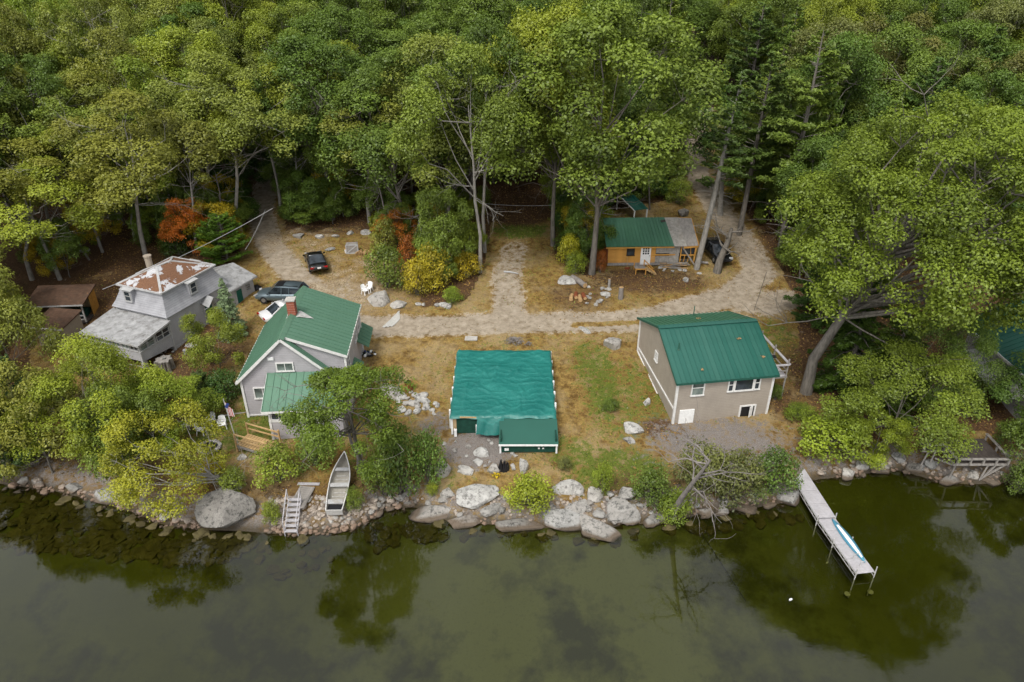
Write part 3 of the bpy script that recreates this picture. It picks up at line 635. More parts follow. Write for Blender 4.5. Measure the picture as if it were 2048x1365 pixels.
objs(MB().slab([(-3.99,-4.76,EF-.14),(3.99,-4.76,EF-.14),(3.99,-4.735,EF-.14),(-3.99,-4.735,EF-.14)],.13).bar((-3.98,-4.7,EF-.16),(-3.98,0,RZ-.04),.05,.16).bar((3.98,-4.7,EF-.16),(3.98,0,RZ-.04),.05,.16).bar((-3.98,4.98,EB-.18),(-3.98,0,RZ-.04),.05,.16).bar((3.98,4.98,EB-.18),(3.98,0,RZ-.04),.05,.16),'fascia',M['deepgreen'],t)
g=MB()
for x in (-3.73,3.73): g.box((x,-4.43,(EF-.75)/2),(.16,.1,EF+.6)); 
g.box((0,-4.44,-.3),(7.4,.08,.24)); g.box((-3.75,-4.36,1.55),(.08,.2,3.8))
g.bar((-3.75,-4.35,1.1),(-3.75,4.6,1.35),.06,.14); g.box((-3.74,4.72,1.9),(.12,.14,4)); g.bar((-3.78,-4.35,-.35),(-3.78,4.6,.9),.08,.22)
objs(g,'corner_board',M['white'],t)
window(t,(-2.15,-4.44,3.0),.85,1.25,gl='blueglass')
window(t,(1.45,-4.44,3.0),1.35,1.05,mull='',name='picture_window',fw=.1); window(t,(.42,-4.44,3.0),.32,1.05); window(t,(2.48,-4.44,3.0),.32,1.05)
window(t,(-3.74,.3,3.0),.45,.7,'-x',mull='g')
MB().box((-2.75,-4.47,.42),(1.15,.08,1.35)).obj('hatch_panel',M['plastic'],t)
o=MB().box((0,0,.62),(1.1,.1,.1)).box((-.6,0,0),(.12,.1,1.34)).box((.6,0,0),(.12,.1,1.34)).obj('doorway_frame',M['white'],t); o.location=(2.1,-4.45,.35)
MB().box((0,.012,0),(1.08,.03,1.2)).obj('opening',M['black'],o); MB().box((.3,-.06,0),(.42,.04,1.12),(0,0,.5)).obj('open_door',M['plastic'],o)
v=MB().cyl((-3.0,-2.0,RZ-1.1),.06,.75,8).cyl((-3.0,-2.0,RZ-.95),.14,.1,8,.07).obj('vent_pipe',M['stovepipe'],t)
MB().cyl((.5,3.9,RZ-1.5),.04,1.0,6).obj('vent_pipe',M['stovepipe'],t)
MB().box((3.45,-4.5,3.55),(.16,.12,.12)).obj('flood_lamp',M['black'],t)
for x,y,sx in ((1.9,-1.6,.16),(3.2,-3.3,.13),(.2,2.2,.14),(-1.8,-3.9,.1)):
    z=RZ-.43*abs(y)+.05 if y<0 else RZ-.36*y+.03
    cl=MB(); [cl.box((x+rnd.uniform(-sx,sx),y+rnd.uniform(-sx,sx),z+rnd.uniform(0,.05)),(.12,.09,.01),(.4+rnd.random(),rnd.random(),rnd.random()*3)) for _ in range(9)] ; o=cl.obj('leaf_clump',M['chip'],t); o['kind']='stuff'
# side deck
dk=thing('side_deck','weathered timber deck with wide rails on the right side of the tan house','deck',(15.19,48.94,hb),.15)
dbm=MB().box((0,0,0),(1.9,.33,.04)).mesh('deck_board',M['dock'])
for i in range(13): link('deck_board',dbm,dk,(4.7,-2.9+i*.36,2.4))
b=MB()
for y in (-3,-.8,1.5): b.box((5.6,y,2.2),(.09,.09,4.4-1)).box((4.2,y,1),(.1,.1,2.6))
objs(b,'post',M['oldwood'],dk); 
objs(MB().box((5.66,-.75,3.48),(.2,4.7,.06)),'handrail',M['dock'],dk); objs(MB().box((4.75,-3.04,3.42),(1.9,.2,.06)),'handrail',M['dock'],dk)
b=MB().bar((5.6,-3,2.85),(5.6,1.5,2.85),.04,.1).bar((3.85,-3,2.85),(5.6,-3,2.85),.04,.1).bar((3.8,-3.02,2.3),(5.7,-3.02,2.3),.05,.16).bar((5.66,-3.02,2.3),(5.66,1.6,2.3),.05,.16); objs(b,'rail',M['oldwood'],dk)
gr=thing('barbecue_grill','black barbecue grill on the side deck of the tan house','grill',(0,0,0)); 
R_=Matrix.Rotation(.15,4,'Z'); lp=R_@Vector((4.6,-1.3,0)); gr.location=(15.19+lp.x,48.94+lp.y,hb+2.42)
MB().box((0,0,.75),(.8,.45,.2)).tube([(-.4,0,.85),(.4,0,.85)],.22,10).obj('hood',M['black'],gr); objs(MB().box((-.3,0,.35),(.05,.4,.7)).box((.3,0,.35),(.05,.4,.7)).box((.65,0,.8),(.35,.4,.04)),'stand',M['black'],gr)

# ------------------------------------------------------------------ light grey cottage with the green roof and dormer
cb=2.2
t=thing('grey_cottage','light grey cottage with green metal roofs, a wide dormer and a red brick chimney','house',(-16.76,48.6,cb),.06)
wallp(t,[(-3.4,-.8),(3.1,-.8),(3.1,3.45),(.0,6.5),(-3.4,3.2)],-4.1,-3.96,'greyside',name='front_wall')
wallp(t,[(-3.4,-.3),(3.1,-.3),(3.1,3.45),(.0,6.5),(-3.4,3.2)],4.0,4.12,'greyside',name='back_wall')
wallp(t,[(-3.96,-.8),(4.0,-.3),(4.0,3.2),(-3.96,3.2)],-3.4,-3.28,'greyside','x','side_wall')
wallp(t,[(0,6.45),(4.25,4.8),(4.25,3.2),(2.9,-.6),(0,3)],-3.72,-3.6,'greyside',name='dormer_wall')
wallp(t,[(-3.72,-.8),(4.0,-.3),(4.0,4.75),(-3.72,4.75)],4.14,4.26,'greyside','x','side_wall')
wallp(t,[(0,6.4),(4.25,4.75),(4.25,-.3),(0,-.3)],3.9,4.0,'greyside',name='back_wall')
metal_slope(t,(-3.72,4.35,3.07),(-3.72,-4.4,3.07),(0,-4.4,6.62),(0,4.35,6.62),22,'cottageroof')
metal_slope(t,(3.3,-4.4,3.5),(3.3,-3.5,3.5),(0,-3.5,6.6),(0,-4.4,6.6),2,'cottageroof')
metal_slope(t,(4.5,-3.95,4.82),(4.5,4.35,4.82),(0.02,4.35,6.64),(0.02,-3.95,6.64),17,'cottageroof',rib=.05,rw=.06)
objs(MB().slab([(-.28,-4.42,6.4),(-.0,-4.42,6.69),(-.0,4.37,6.69),(-.28,4.37,6.4)],.02).slab([(0,-4.42,6.69),(.3,-4.42,6.56),(.3,4.37,6.56),(0,4.37,6.69)],.02),'ridge_cap',M['cottageroof'],t)
trimbars(t,[((-3.7,-4.4,3.0),(0,-4.4,6.53)),((0,-4.4,6.53),(3.3,-4.4,3.42)),((0.1,-3.97,6.5),(4.5,-3.97,4.74)),((-3.73,-4.4,2.98),(-3.73,4.35,2.98)),((4.5,-3.95,4.74),(4.5,4.35,4.74))],w_=.2,name='rake_board')
g=MB()
for x,y,h,z0 in ((-3.42,-4.12,3.9,-.75),(3.12,-4.12,4.1,-.75),(4.27,-3.74,5.4,-.6),(4.27,4.0,5.1,-.3)): g.box((x,y,z0+h/2),(.16,.14,h))
g.bar((-3.42,-4.13,-.02),(-1.1,-4.13,-.02),.05,.08); objs(g,'corner_board',M['white'],t)
window(t,(-.05,-4.12,4.15),1.1,.6,mull='v',gl='blueglass'); window(t,(-2.0,-4.12,1.95),1.15,.85,mull='v',gl='blueglass')
MB().box((-.95,-4.16,4.9),(.42,.1,.22)).obj('wall_vent',M['plastic'],t)
window(t,(4.28,-2.7,3.7),.6,.9,'+x'); window(t,(4.28,1.2,3.7),.6,.9,'+x'); window(t,(4.28,2.9,3.7),.6,.9,'+x'); window(t,(4.28,-1.2,1.3),.6,.9,'+x')
metal_slope(t,(5.2,1.6,2.3),(5.2,4.9,2.3),(4.28,4.9,2.9),(4.28,1.6,2.9),6,'cottageroof'); metal_slope(t,(5.0,-3.4,2.0),(5.0,-.2,2.0),(4.28,-.2,2.5),(4.28,-3.4,2.5),6,'cottageroof')
# porch wing
wallp(t,[(-1.05,-1.3),(4.1,-1.3),(4.1,1.15),(-1.05,1.15)],-6.62,-6.5,'greyside',name='porch_wall'); wallp(t,[(-6.5,-1.3),(-4.1,-.6),(-4.1,3.4),(-6.5,2.35)],-1.05,-.95,'greyside','x','porch_wall'); wallp(t,[(-6.5,-1.3),(-4.1,-.6),(-4.1,3.4),(-6.5,2.35)],4.0,4.1,'greyside','x','porch_wall')
metal_slope(t,(-1.4,-7.0,2.25),(4.35,-7.0,2.25),(4.35,-4.12,3.68),(-1.4,-4.12,3.68),11,'cottageroof',rib=.05,rw=.05)
trimbars(t,[((-1.4,-7.02,2.15),(4.35,-7.02,2.15)),((-1.42,-7.0,2.15),(-1.42,-4.12,3.58)),((-1.05,-6.64,2.2),(4.1,-6.64,2.2)),((-1.0,-6.64,1.12),(4.1,-6.64,1.12))],w_=.15,name='fascia')
g=MB()
for x in (-1.02,.25,1.5,2.8,4.08): g.box((x,-6.6,1.65),(.14,.14,1.15))
g.box((-1.04,-6.62,-.1),(.16,.14,2.6)); objs(g,'porch_post',M['white'],t)
for x in (-.38,.88,2.15,3.44): window(t,(x,-6.56,1.68),1.0,.85,mull='v',fw=.05)
window(t,(1.9,-6.63,.1),.9,1.6,mull='',name='porch_door',gl='plastic')
# chimney of separate brick courses
ch=MB().box((0,0,0),(.56,.56,1.9)).obj('chimney',M['mortar'],t); ch.location=(.1,-.3,6.75)
bm_=MB().box((0,0,0),(.27,.62,.075)).mesh('brick',M['brick'])
for r in range(17):
    for s in (-1,1):
        link('brick',bm_,ch,(s*(.15 if r%2 else .145),0,-.75+r*.1),(0,0,(math.pi/2 if r%2 else 0)))
        if r%2: ch.children[-1].location=(0,s*.15,-.75+r*.1)
MB().box((0,0,1.0),(.72,.72,.1)).obj('chimney_cap',M['concrete'],ch)
MB().slab([(-.35,-.75,6.36),(.62,-.75,6.5),(1.6,-.3,6.08),(.62,.2,6.5),(-.35,.2,6.36)],.02).obj('flashing',M['alu'],t)

# ------------------------------------------------------------------ old grey mansard house
t=thing('mansard_house','old grey clapboard house with a mansard roof and rust coloured worn shingles on top','house',(-29.1,53.5,3.0),-.38)
W_,L_=5.6,7.0
def frustum(b,r0,z0,r1,z1):
    (x0,x1,y0,y1),(a0,a1,b0,b1)=r0,r1; v=[(x0,y0,z0),(x1,y0,z0),(x1,y1,z0),(x0,y1,z0),(a0,b0,z1),(a1,b0,z1),(a1,b1,z1),(a0,b1,z1)]
    b.add(v,[(0,1,5,4),(1,2,6,5),(2,3,7,6),(3,0,4,7)]); return b
MB().box((-W_/2,L_/2,1.05),(W_,L_,3.6)).obj('wall',M['oldside'],t)
b=MB(); R0=(-W_-.28,.28,-.28,L_+.28); R1=(-W_+.02,-.02,.02,L_-.02); R2=(-W_+.35,-.35,.35,L_-.35); R3=(-W_+.55,-.55,.55,L_-.55)
frustum(b,R0,2.75,R1,3.25); frustum(b,R1,3.25,R2,4.0); frustum(b,R2,4.0,R3,4.62); b.add([(R0[0],R0[2],2.74),(R0[1],R0[2],2.74),(R0[1],R0[3],2.74),(R0[0],R0[3],2.74)],[(0,1,2,3)]); b.obj('mansard_skirt',M['shingle'],t)
b=MB(); E0=(-W_+.3,-.3,.3,L_-.3); z0,z1=4.66,5.75; c0=(-W_/2-.1,2.7,z1); c1=(-W_/2+.1,L_-2.9,z1)
q=[(E0[0],E0[2],z0),(E0[1],E0[2],z0),(E0[1],E0[3],z0),(E0[0],E0[3],z0)]
b.add(q+[c0,c1],[(0,1,4),(1,2,5,4),(2,3,5),(3,0,4,5),(0,3,2,1)])
def mat_patch():
    k=N('peeling_shingle'); o=k.obj(); n=k.noise(o,.75,7,.72); n2=k.noise(o,9,5,.7)
    c=k.mix(k.rng(n2,.3,.7),(.12,.06,.035),(.2,.105,.06)); c=k.mix(k.rng(n,.535,.55),c,k.mix(k.rng(n2,.3,.7),(.36,.36,.37),(.52,.52,.54)))
    return k.pbr(c,.9,.2,0,k.bump(k.math('ADD',k.rng(n,.53,.55),n2),.5,.04))
b.obj('roof',mat_patch(),t)
g=MB()
for i in range(4): g.bar(q[i],q[(i+1)%4],.12,.13)
objs(g,'roof_edge',M['dullwhite'],t)
g=MB(); g.bar(q[0],c0,.2,.05).bar(q[1],c0,.2,.05).bar(q[2],c1,.2,.05).bar(q[3],c1,.2,.05).bar(c0,c1,.22,.06); objs(g,'hip_flashing',M['dullwhite'],t)
def dormer(p,x,y,ang,lab=None):
    o=MB().box((0,.3,0),(.95,.9,1.15)).obj('dormer',M['shingle'],p); o.location=(x,y,3.95); o.rotation_euler=(0,0,ang)
    MB().slab([(-.62,-.3,.62),(.62,-.3,.62),(.62,1.0,.78),(-.62,1.0,.78)],.07).obj('dormer_roof',M['dullwhite'],o); 
    f=MB().box((0,-.17,.45),(.75,.06,.1)).box((0,-.17,-.5),(.8,.1,.1)).box((-.34,-.17,0),(.1,.06,.9)).box((.34,-.17,0),(.1,.06,.9)).box((0,-.16,0),(.6,.05,.05)).box((0,-.155,0),(.58,.02,.85)).obj('dormer_window',M['dullwhite'],o)
    MB().box((0,-.172,.22),(.56,.01,.36)).box((0,-.172,-.22),(.56,.01,.36)).obj('pane',M['glass'],o)
dormer(t,-3.9,.12,0); dormer(t,-.12,3.4,math.pi/2); dormer(t,-W_+.12,3.4,-math.pi/2); dormer(t,-3,L_-.12,math.pi)
MB().cyl((-W_-.1,4.4,2.0),.3,3.6,10).cyl((-W_-.1,4.4,5.55),.36,.12,10).obj('chimney',M['tanstone'],t)
g=MB()
for x,y in ((0.01,-.01),(0.01,L_),(-W_,-.01)): g.box((x,y,1.1),(.16,.16,3.4))
g.bar((.03,0,-.35),(.03,L_,-.25),.05,.2); objs(g,'corner_board',M['dullwhite'],t)
window(t,(.01,1.75,1.25),.75,.85,'+x',fr='dullwhite'); window(t,(.01,6.1,1.3),.6,1.0,'+x',fr='dullwhite')
o=MB().box((0,-.03,0),(1.0,.06,2.05)).obj('door_frame',M['dullwhite'],t); o.location=(.01,4.5,.85); o.rotation_euler=(0,0,math.pi/2); MB().box((0,-.065,0),(.8,.03,1.9)).obj('door',M['tealdoor'],o)
MB().slab([(0,3.7,2.2),(.95,3.7,2.0),(.95,4.5,2.65),(0,4.5,2.75)],.06).slab([(0,5.3,2.2),(.95,5.3,2.0),(.95,4.5,2.65),(0,4.5,2.75)],.06).bar((.85,3.75,2.0),(.05,3.75,1.4),.06).bar((.85,5.25,2.0),(.05,5.25,1.4),.06).obj('door_hood',M['felt'],t)
# porch wing in front
PX0,PX1,PY=-5.75,.0,-3.35
wallp(t,[(PX0,.15),(PX1,.15),(PX1,1.05),(PX0,1.05)],PY,PY+.12,'oldside',name='porch_wall'); wallp(t,[(PY+.12,.15),(-.02,-.1),(-.02,1.05),(PY+.12,1.05)],PX1-.12,PX1,'oldside','x','porch_wall'); wallp(t,[(PY+.12,.15),(-.02,.15),(-.02,2.0),(PY+.12,1.9)],PX0,PX0+.12,'oldside','x','porch_wall')
MB().slab([(PX0-.35,PY-.3,1.9),(PX1+.3,PY-.3,1.9),(PX1+.3,.0,2.45),(PX0-.35,.0,2.45)],.1).obj('porch_roof',M['felt'],t)
g=MB().box(((PX0+PX1)/2,PY-.31,1.82),(PX1-PX0+.7,.05,.16)).bar((PX1+.31,PY-.3,1.82),(PX1+.31,0,2.37),.05,.16)
for x in (PX0+.07,-3.9,-2.0,PX1-.07): g.box((x,PY+.05,1.45),(.14,.15,.85))
for y in (-1.7,-.08): g.box((PX1-.06,y,1.5),(.15,.12,.95))
g.box((PX1,PY,.6),(.16,.16,1.0)).box(((PX0+PX1)/2,PY-.01,1.08),(PX1-PX0,.14,.07)).box((PX1,-1.67,1.08),(.14,3.3,.07)); objs(g,'porch_frame',M['dullwhite'],t)
for x in (-5.3,-4.4,-3.4,-2.5,-1.5,-.6): window(t,(x,PY+.03,1.47),.72,.62,fr='dullwhite',gl='glass' if x<-5 or x>-1 else 'blueglass',mull='v',fw=.05)
for y in (-2.9,-2.15,-1.2,-.5): window(t,(PX1-.04,y,1.5),.6,.72,'+x',fr='dullwhite',gl='blueglass' if y<-2 else 'glass',mull='h',fw=.05)
g=MB(); 
for x in (-5.6,-3,-.3): g.box((x,PY+.3,-.35),(.35,.35,1.0))
objs(g,'footing',M['concrete'],t)
# rear wing
MB().box((-1.95,8.55,.75),(4.5,3.3,3.0)).prism([(-4.2,2.25),(.3,2.25),(-1.95,3.0)],6.9,10.2,'y').obj('rear_wall',M['oldside'],t)
MB().slab([(.65,6.75,2.15),(.65,10.55,2.15),(-1.95,10.55,3.1),(-1.95,6.75,3.1)],.07).slab([(-4.5,6.75,2.15),(-4.5,10.55,2.15),(-1.95,10.55,3.1),(-1.95,6.75,3.1)],.07).obj('rear_roof',M['felt'],t)
trimbars(t,[((.68,6.75,2.06),(.68,10.55,2.06)),((.3,10.22,-.4),(.3,10.22,2.1))],'dullwhite',.14,name='rear_trim'); window(t,(.31,9.5,1.35),.45,.6,'+x',fr='dullwhite',mull='g',fw=.07); 
o=MB().box((0,-.02,0),(.9,.05,1.9)).obj('rear_door',M['dullwhite'],t); o.location=(.31,8.2,.75); o.rotation_euler=(0,0,math.pi/2); MB().box((0,-.05,0),(.7,.03,1.75)).obj('pane',M['tealdoor'],o)
MB().tube([(.2,10.7,-.2),(.2,10.7,.75),(.2,10.7,.95)],[.5,.48,.2],10).obj('water_tank',M['black'],t)

# ------------------------------------------------------------------ brown roofed sheds, far left
P=at(112,695)
t=thing('small_shed','small shed with pale vertical boards, an open white window and a rusty brown flat roof','shed',(P.x,P.y,P.z),-.1)
wallp(t,[(-1.25,-.3),(1.25,-.3),(1.25,2.05),(-1.25,2.15)],-.1,0,'tanstone',name='front_wall'); wallp(t,[(0,-.2),(2.4,-.2),(2.4,2.4),(0,2.1)],1.15,1.25,'tanstone','x','side_wall'); wallp(t,[(0,-.2),(2.4,-.2),(2.4,2.4),(0,2.1)],-1.25,-1.15,'tanstone','x','side_wall')
bm2=MB().box((0,0,0),(.045,.03,2.3)).mesh('batten',M['tanstone'])
for i in range(9): link('batten',bm2,t,(-1.2+i*.3,-.115,.95))
MB().slab([(-1.5,-.4,2.16),(1.45,-.4,2.08),(1.45,2.6,2.42),(-1.5,2.6,2.5)],.12).obj('roof',M['rust'],t); objs(MB().bar((-1.52,-.42,2.1),(1.46,-.42,2.02),.05,.14),'fascia',M['white'],t)
window(t,(0,-.11,.75),.7,.85,mull='v'); MB().box((.3,-.33,.75),(.5,.05,.8),(0,0,.6)).obj('open_sash',M['white'],t)
P=at(128,648); t=thing('porch_shed','low open fronted shed with two posts, a bench wall and a leaf covered brown roof','shed',(P.x,P.y,P.z),.12)
wallp(t,[(-2.3,-.2),(2.1,-.2),(2.1,2.4),(-2.3,2.4)],2.7,2.8,'ply',name='back_wall'); wallp(t,[(0,-.2),(2.7,-.2),(2.7,2.35),(0,2.1)],-2.4,-2.3,'ply','x','side_wall'); wallp(t,[(1.4,-.2),(2.7,-.2),(2.7,2.35),(1.4,2.3)],2.1,2.2,'logwood','x','side_wall')
MB().slab([(-2.7,-.45,2.15),(2.35,-.45,2.05),(2.35,3.0,2.5),(-2.7,3.0,2.6)],.12).obj('roof',M['rust'],t); objs(MB().bar((-2.7,-.47,2.07),(2.36,-.47,1.98),.05,.12),'fascia',M['dullwhite'],t)
for x in (-2.2,-.1,2.0): MB().box((x,-.05,.95),(.12,.12,2.1)).obj('post',M['dullwhite'],t)
objs(MB().box((-.1,-.05,.75),(4.3,.08,.1)).box((-.1,-.05,.35),(4.3,.08,.09)),'rail',M['dullwhite'],t); MB().box((-.1,1.3,.06),(4.5,2.9,.12)).obj('floor',M['darkwood'],t); MB().box((.4,1.4,.4),(2.6,1.1,.55)).obj('tarpaulin',M['darkgreen'],t); MB().box((.5,1.2,.72),(1.6,.12,.06),(0,.1,.5)).obj('plank',M['newwood'],t)
P=at(152,608); t=thing('wood_box','wooden cupboard with a grey tilted lid at the corner of the open shed','cupboard',(P.x,P.y,P.z),.2)
MB().box((0,0,.75),(.8,.8,1.5)).obj('body',M['logwood'],t); MB().box((0,0,1.56),(.95,.95,.1),(.15,0,0)).obj('lid',M['alu'],t)

# ------------------------------------------------------------------ tarp covered camp
P=Vector((-.68,42.6,2.0)); t=thing('tarp_cabin','low dark green cabin under a wrinkled teal tarp in the middle of the plot','cabin',(P.x,P.y,P.z-.15),0)
X0,X1=-3.82,3.85
def tz(x,y): return 1.52+.5*(y/8.5)
n1,n2=70,70; vs=[];rg=np.random.default_rng(3); rid=[(rg.uniform(X0,X1),rg.uniform(0,8.5),rg.uniform(0,3.14),rg.uniform(.6,2.2),rg.uniform(.03,.075)) for _ in range(46)]
for j in range(n2+1):
    for i in range(n1+1):
        x=X0-.05+(X1-X0+.1)*i/n1; y=-.15+8.75*j/n2; h=.02*math.sin(x*2.1+y)*math.sin(y*1.7)+.014*math.sin(y*2.45+.9*math.sin(x))-.03*abs(math.sin(x*1.3+.6))
        for rx,ry,ra,rl,rh in rid:
            dx,dy=x-rx,y-ry; u_=dx*math.cos(ra)+dy*math.sin(ra); w__=-dx*math.sin(ra)+dy*math.cos(ra)
            if abs(u_)<rl: h+=rh*math.exp(-(w__/.09)**2)*(1-(u_/rl)**2)
        e=min(x-X0+.05,X1+.05-x,y+.15,8.6-y); vs.append((x+.03*math.sin(y*3)*(e<.1),y+.04*math.sin(x*4)*(e<.1),tz(x,y)+h-(.16 if e<.06 else .0)))
fs=[(j*(n1+1)+i,j*(n1+1)+i+1,(j+1)*(n1+1)+i+1,(j+1)*(n1+1)+i) for j in range(n2) for i in range(n1)]
link('tarp',MB().add(vs,fs).mesh('tarp',M['tarp'],True),t)
MB().slab([(X0+.05,0,1.36),(X1-.05,0,1.36),(X1-.05,8.5,1.86),(X0+.05,8.5,1.86)],.1).obj('roof_deck',M['darkgreen'],t)
MB().box((X0+.1,4.2,.7),(.1,8.3,1.5)).box((X1-.1,4.2,.7),(.1,8.3,1.5)).box((0,8.35,.9),(7.5,.1,1.8)).box((0,.08,.6),(7.4,.1,1.4)).obj('wall',M['darkgreen'],t)
b=MB()
for k in range(6): b.box((X0-.06,.5+k*1.5,.85),(.12,.2,1.6)).box((X1+.06,1.3+k*1.5,.9),(.12,.2,1.6))
objs(b,'side_post',M['plastic'],t)
b=MB().box((X0+.1,.0,.6),(.14,.14,1.5)).box((X0+1.95,-.02,.3),(.22,.2,.75)).box((X0+.35,-.2,.1),(.2,.2,.6)); objs(b,'front_post',M['plastic'],t)
MB().bar((X0+.7,-.1,1.42),(X0+1.9,-.1,1.4),.08).obj('eave_board',M['newwood'],t); MB().box((X0+.3,.05,.75),(.25,.1,1.2)).obj('board',M['ply'],t)
fl=[]; 
for j in range(13):
    for i in range(13):
        u_,v_=i/12,j/12; x=X0+1.98+1.95*u_-.1*v_; fl.append((x,-.16-.5*v_-.06*math.sin(u_*9+v_*2),1.42-1.25*v_*(1-.25*abs(u_-.45))+.04*math.sin(u_*14)))
link('hanging_tarp',MB().add(fl,[(j*13+i,j*13+i+1,(j+1)*13+i+1,(j+1)*13+i) for j in range(12) for i in range(12)]).mesh('hanging_tarp',M['tarp'],True),t)
MB().slab([(-.25,-2.2,.62),(X1+.12,-2.2,.62),(X1+.1,-.1,1.3),(-.22,-.1,1.3)],.06).obj('lean_to_roof',M['deepgreen'],t)
objs(MB().box((1.8,-1.95,.15),(3.9,.1,.8)).box((-.1,-1.1,.4),(.1,1.9,1.2)).box((X1-.05,-1.1,.4),(.1,1.9,1.2)),'lean_to_wall',M['darkgreen'],t)
objs(MB().box((1.83,-2.22,.52),(4.2,.05,.13)).box((-.15,-2.05,.15),(.12,.12,.9)).box((X1,-2.05,.15),(.12,.12,.9)).box((.3,-2.02,.0),(.3,.05,.2)).box((2.6,-2.02,.1),(.12,.05,.1)).box((2.9,-2.02,.1),(.12,.05,.1)),'lean_to_trim',M['plastic'],t)

# ------------------------------------------------------------------ log cabin with unfinished end
P=at(1214,533); t=thing('log_cabin','small honey coloured log cabin with a green metal roof and an unfinished sheathed end','cabin',(P.x,P.y,P.z),.03)
WL,WX=7.3,8.9; HB=2.15; YR=2.9; 
MB().box((WL/2,.12,1.2),(WL,.1,2.0)).box((.06,2.9,1.2),(.1,5.5,2.0)).box((WL/2,5.7,1.2),(WL,.1,2.0)).obj('wall',M['darkwood'],t)
wallp(t,[(.1,2.15),(5.7,2.15),(YR,3.95)],.0,.1,'logwood','x','gable'); 
lg=[MB().tube([(0,0,0),(l,0,0)],.078,6).mesh('log',M['logwood']) for l in (3.35,.55)]
for i in range(13):
    z=.42+i*.145; link('log',lg[0],t,(0.02,.05,z)); 
    link('log',lg[1],t,(4.32,.05,z))
MB().box((WL/2,.05,.22),(WL,.16,.3)).box((WX-1,.9,.2),(1.8,.1,.2)).obj('sill_beam',M['oldwood'],t)
lo=MB().tube([(0,0,0),(0,5.5,0)],.078,6).mesh('log',M['redbrown'])
for i in range(12): link('log',lo,t,(-.02,.1,.42+i*.155))
for i,(x0,x1,z0,z1) in enumerate([(4.9,5.95,1.35,2.35),(5.95,7.0,1.35,2.35),(4.35,5.3,.4,1.05),(5.3,6.3,.4,1.05),(6.3,7.3,.35,1.35),(7.0,7.35,1.35,2.35)]): MB().box(((x0+x1)/2,.03-.004*i,(z0+z1)/2),(x1-x0-.02,.03,z1-z0-.02)).obj('sheathing_board',M['osb'],t)
MB().box((5.6,-.02,1.2),(2.6,.06,.13)).obj('ledger_board',M['logwood'],t)
o=MB().box((0,-.05,0),(1.02,.08,2.05)).obj('door',M['plastic'],t); o.location=(3.86,.0,1.2)
for r in range(3):
    for c_ in range(3): MB().box((-.24+c_*.24,-.095,.72-r*.26),(.17,.01,.19)).obj('pane',M['glass'],o)
MB().box((.38,-.12,-.05),(.05,.06,.05)).obj('handle',M['black'],o)
window(t,(2.3,-.04,1.65),.7,.85,fr='black',mull='h',fw=.05)
metal_slope(t,(-.3,-.45,2.32),(6.6,-.45,2.32),(6.1,YR,4.15),(-.3,YR,4.15),19,'greenroof'); metal_slope(t,(-.3,6.2,2.3),(6.3,6.2,2.3),(6.1,YR,4.14),(-.3,YR,4.14),10,'greenroof')
MB().slab([(6.6,-.42,2.28),(7.9,-.4,2.28),(7.5,YR,4.12),(6.1,YR,4.12)],.06).obj('bare_roof_board',M['osb'],t); MB().slab([(7.92,-.35,2.26),(9.15,-.1,2.2),(8.9,YR-.1,4.05),(7.52,YR,4.1)],.06).obj('bare_roof_board',M['oldwood'],t)
objs(MB().bar((7.6,-.42,2.12),(9.15,-.1,2.1),.06,.16).bar((9.2,-.1,2.15),(8.95,YR,4.0),.06,.12).bar((7.5,YR+.05,4.05),(8.95,YR+.05,4.0),.06,.12).bar((-.3,-.47,2.2),(6.6,-.47,2.2),.05,.1),'fascia',M['logwood'],t)
objs(MB().bar((8.85,-.05,.2),(8.95,-.05,2.1),.13).bar((7.45,-.02,.3),(7.45,-.02,2.2),.1).bar((7.45,-.03,1.15),(8.9,-.03,1.15),.05,.12).bar((7.45,-.03,2.05),(8.9,-.03,2.0),.05,.12).bar((7.8,-.02,.3),(7.9,-.02,1.1),.06).bar((8.2,-.02,.3),(8.35,-.02,1.1),.06).bar((8.6,-.02,.3),(8.4,-.02,2.0),.05),'stud',M['logwood'],t); MB().bar((7.5,-.12,2.1),(9.0,-.35,.1),.07,.14).obj('brace',M['oldwood'],t)
MB().box((8.2,1.6,1.2),(1.6,.1,2)).box((8.2,.06,1.6),(1.4,.03,.75)).obj('dark_interior',M['glass'],t)
MB().box((5.9,2.4,3.93),(.5,.25,.04),(.55,0,.3)).obj('roof_patch',M['darkwood'],t)
P=at(1288,548); s=thing('cabin_steps','small timber landing with four open steps in front of the log cabin door','steps',(P.x,P.y,P.z),.05)
MB().box((-.4,.3,.55),(1.05,.95,.06)).obj('landing',M['oldwood'],s)
for x in (-.9,.1): MB().box((x,-.15,.3),(.09,.09,.7)).obj('post',M['logwood'],s); objs(MB().box((x,.75,.6),(.09,.09,1.2)),'post',M['logwood'],s)
objs(MB().bar((-.92,-.16,.58),(.12,-.16,.58),.06,.12).bar((.12,-.15,1.05),(.9,-.5,.45),.05,.09).bar((.12,.7,1.15),(1.0,.3,.4),.05,.09),'rail',M['logwood'],s)
st=MB().box((0,0,0),(.28,.9,.05)).mesh('step',M['newwood'])
for i in range(4): link('step',st,s,(.3+i*.25,.2-i*.03,.45-i*.13))
P=at(1262,432); t=thing('green_lean_to','little shelter with a green roof and two white posts behind the log cabin','shelter',(P.x,P.y,P.z),.35)
metal_slope(t,(-.85,-2.2,1.5),(.85,-2.2,1.5),(.85,2.3,2.2),(-.85,2.3,2.2),5,'deepgreen')
for x in (-.8,.8): MB().box((x,-2.1,.7),(.12,.12,1.5)).obj('post',M['plastic'],t); objs(MB().box((x,2.1,1),(.12,.12,2.1)),'post',M['plastic'],t)
objs(MB().bar((-.9,-2.22,1.45),(-.9,2.3,2.15),.05,.12),'fascia',M['plastic'],t)

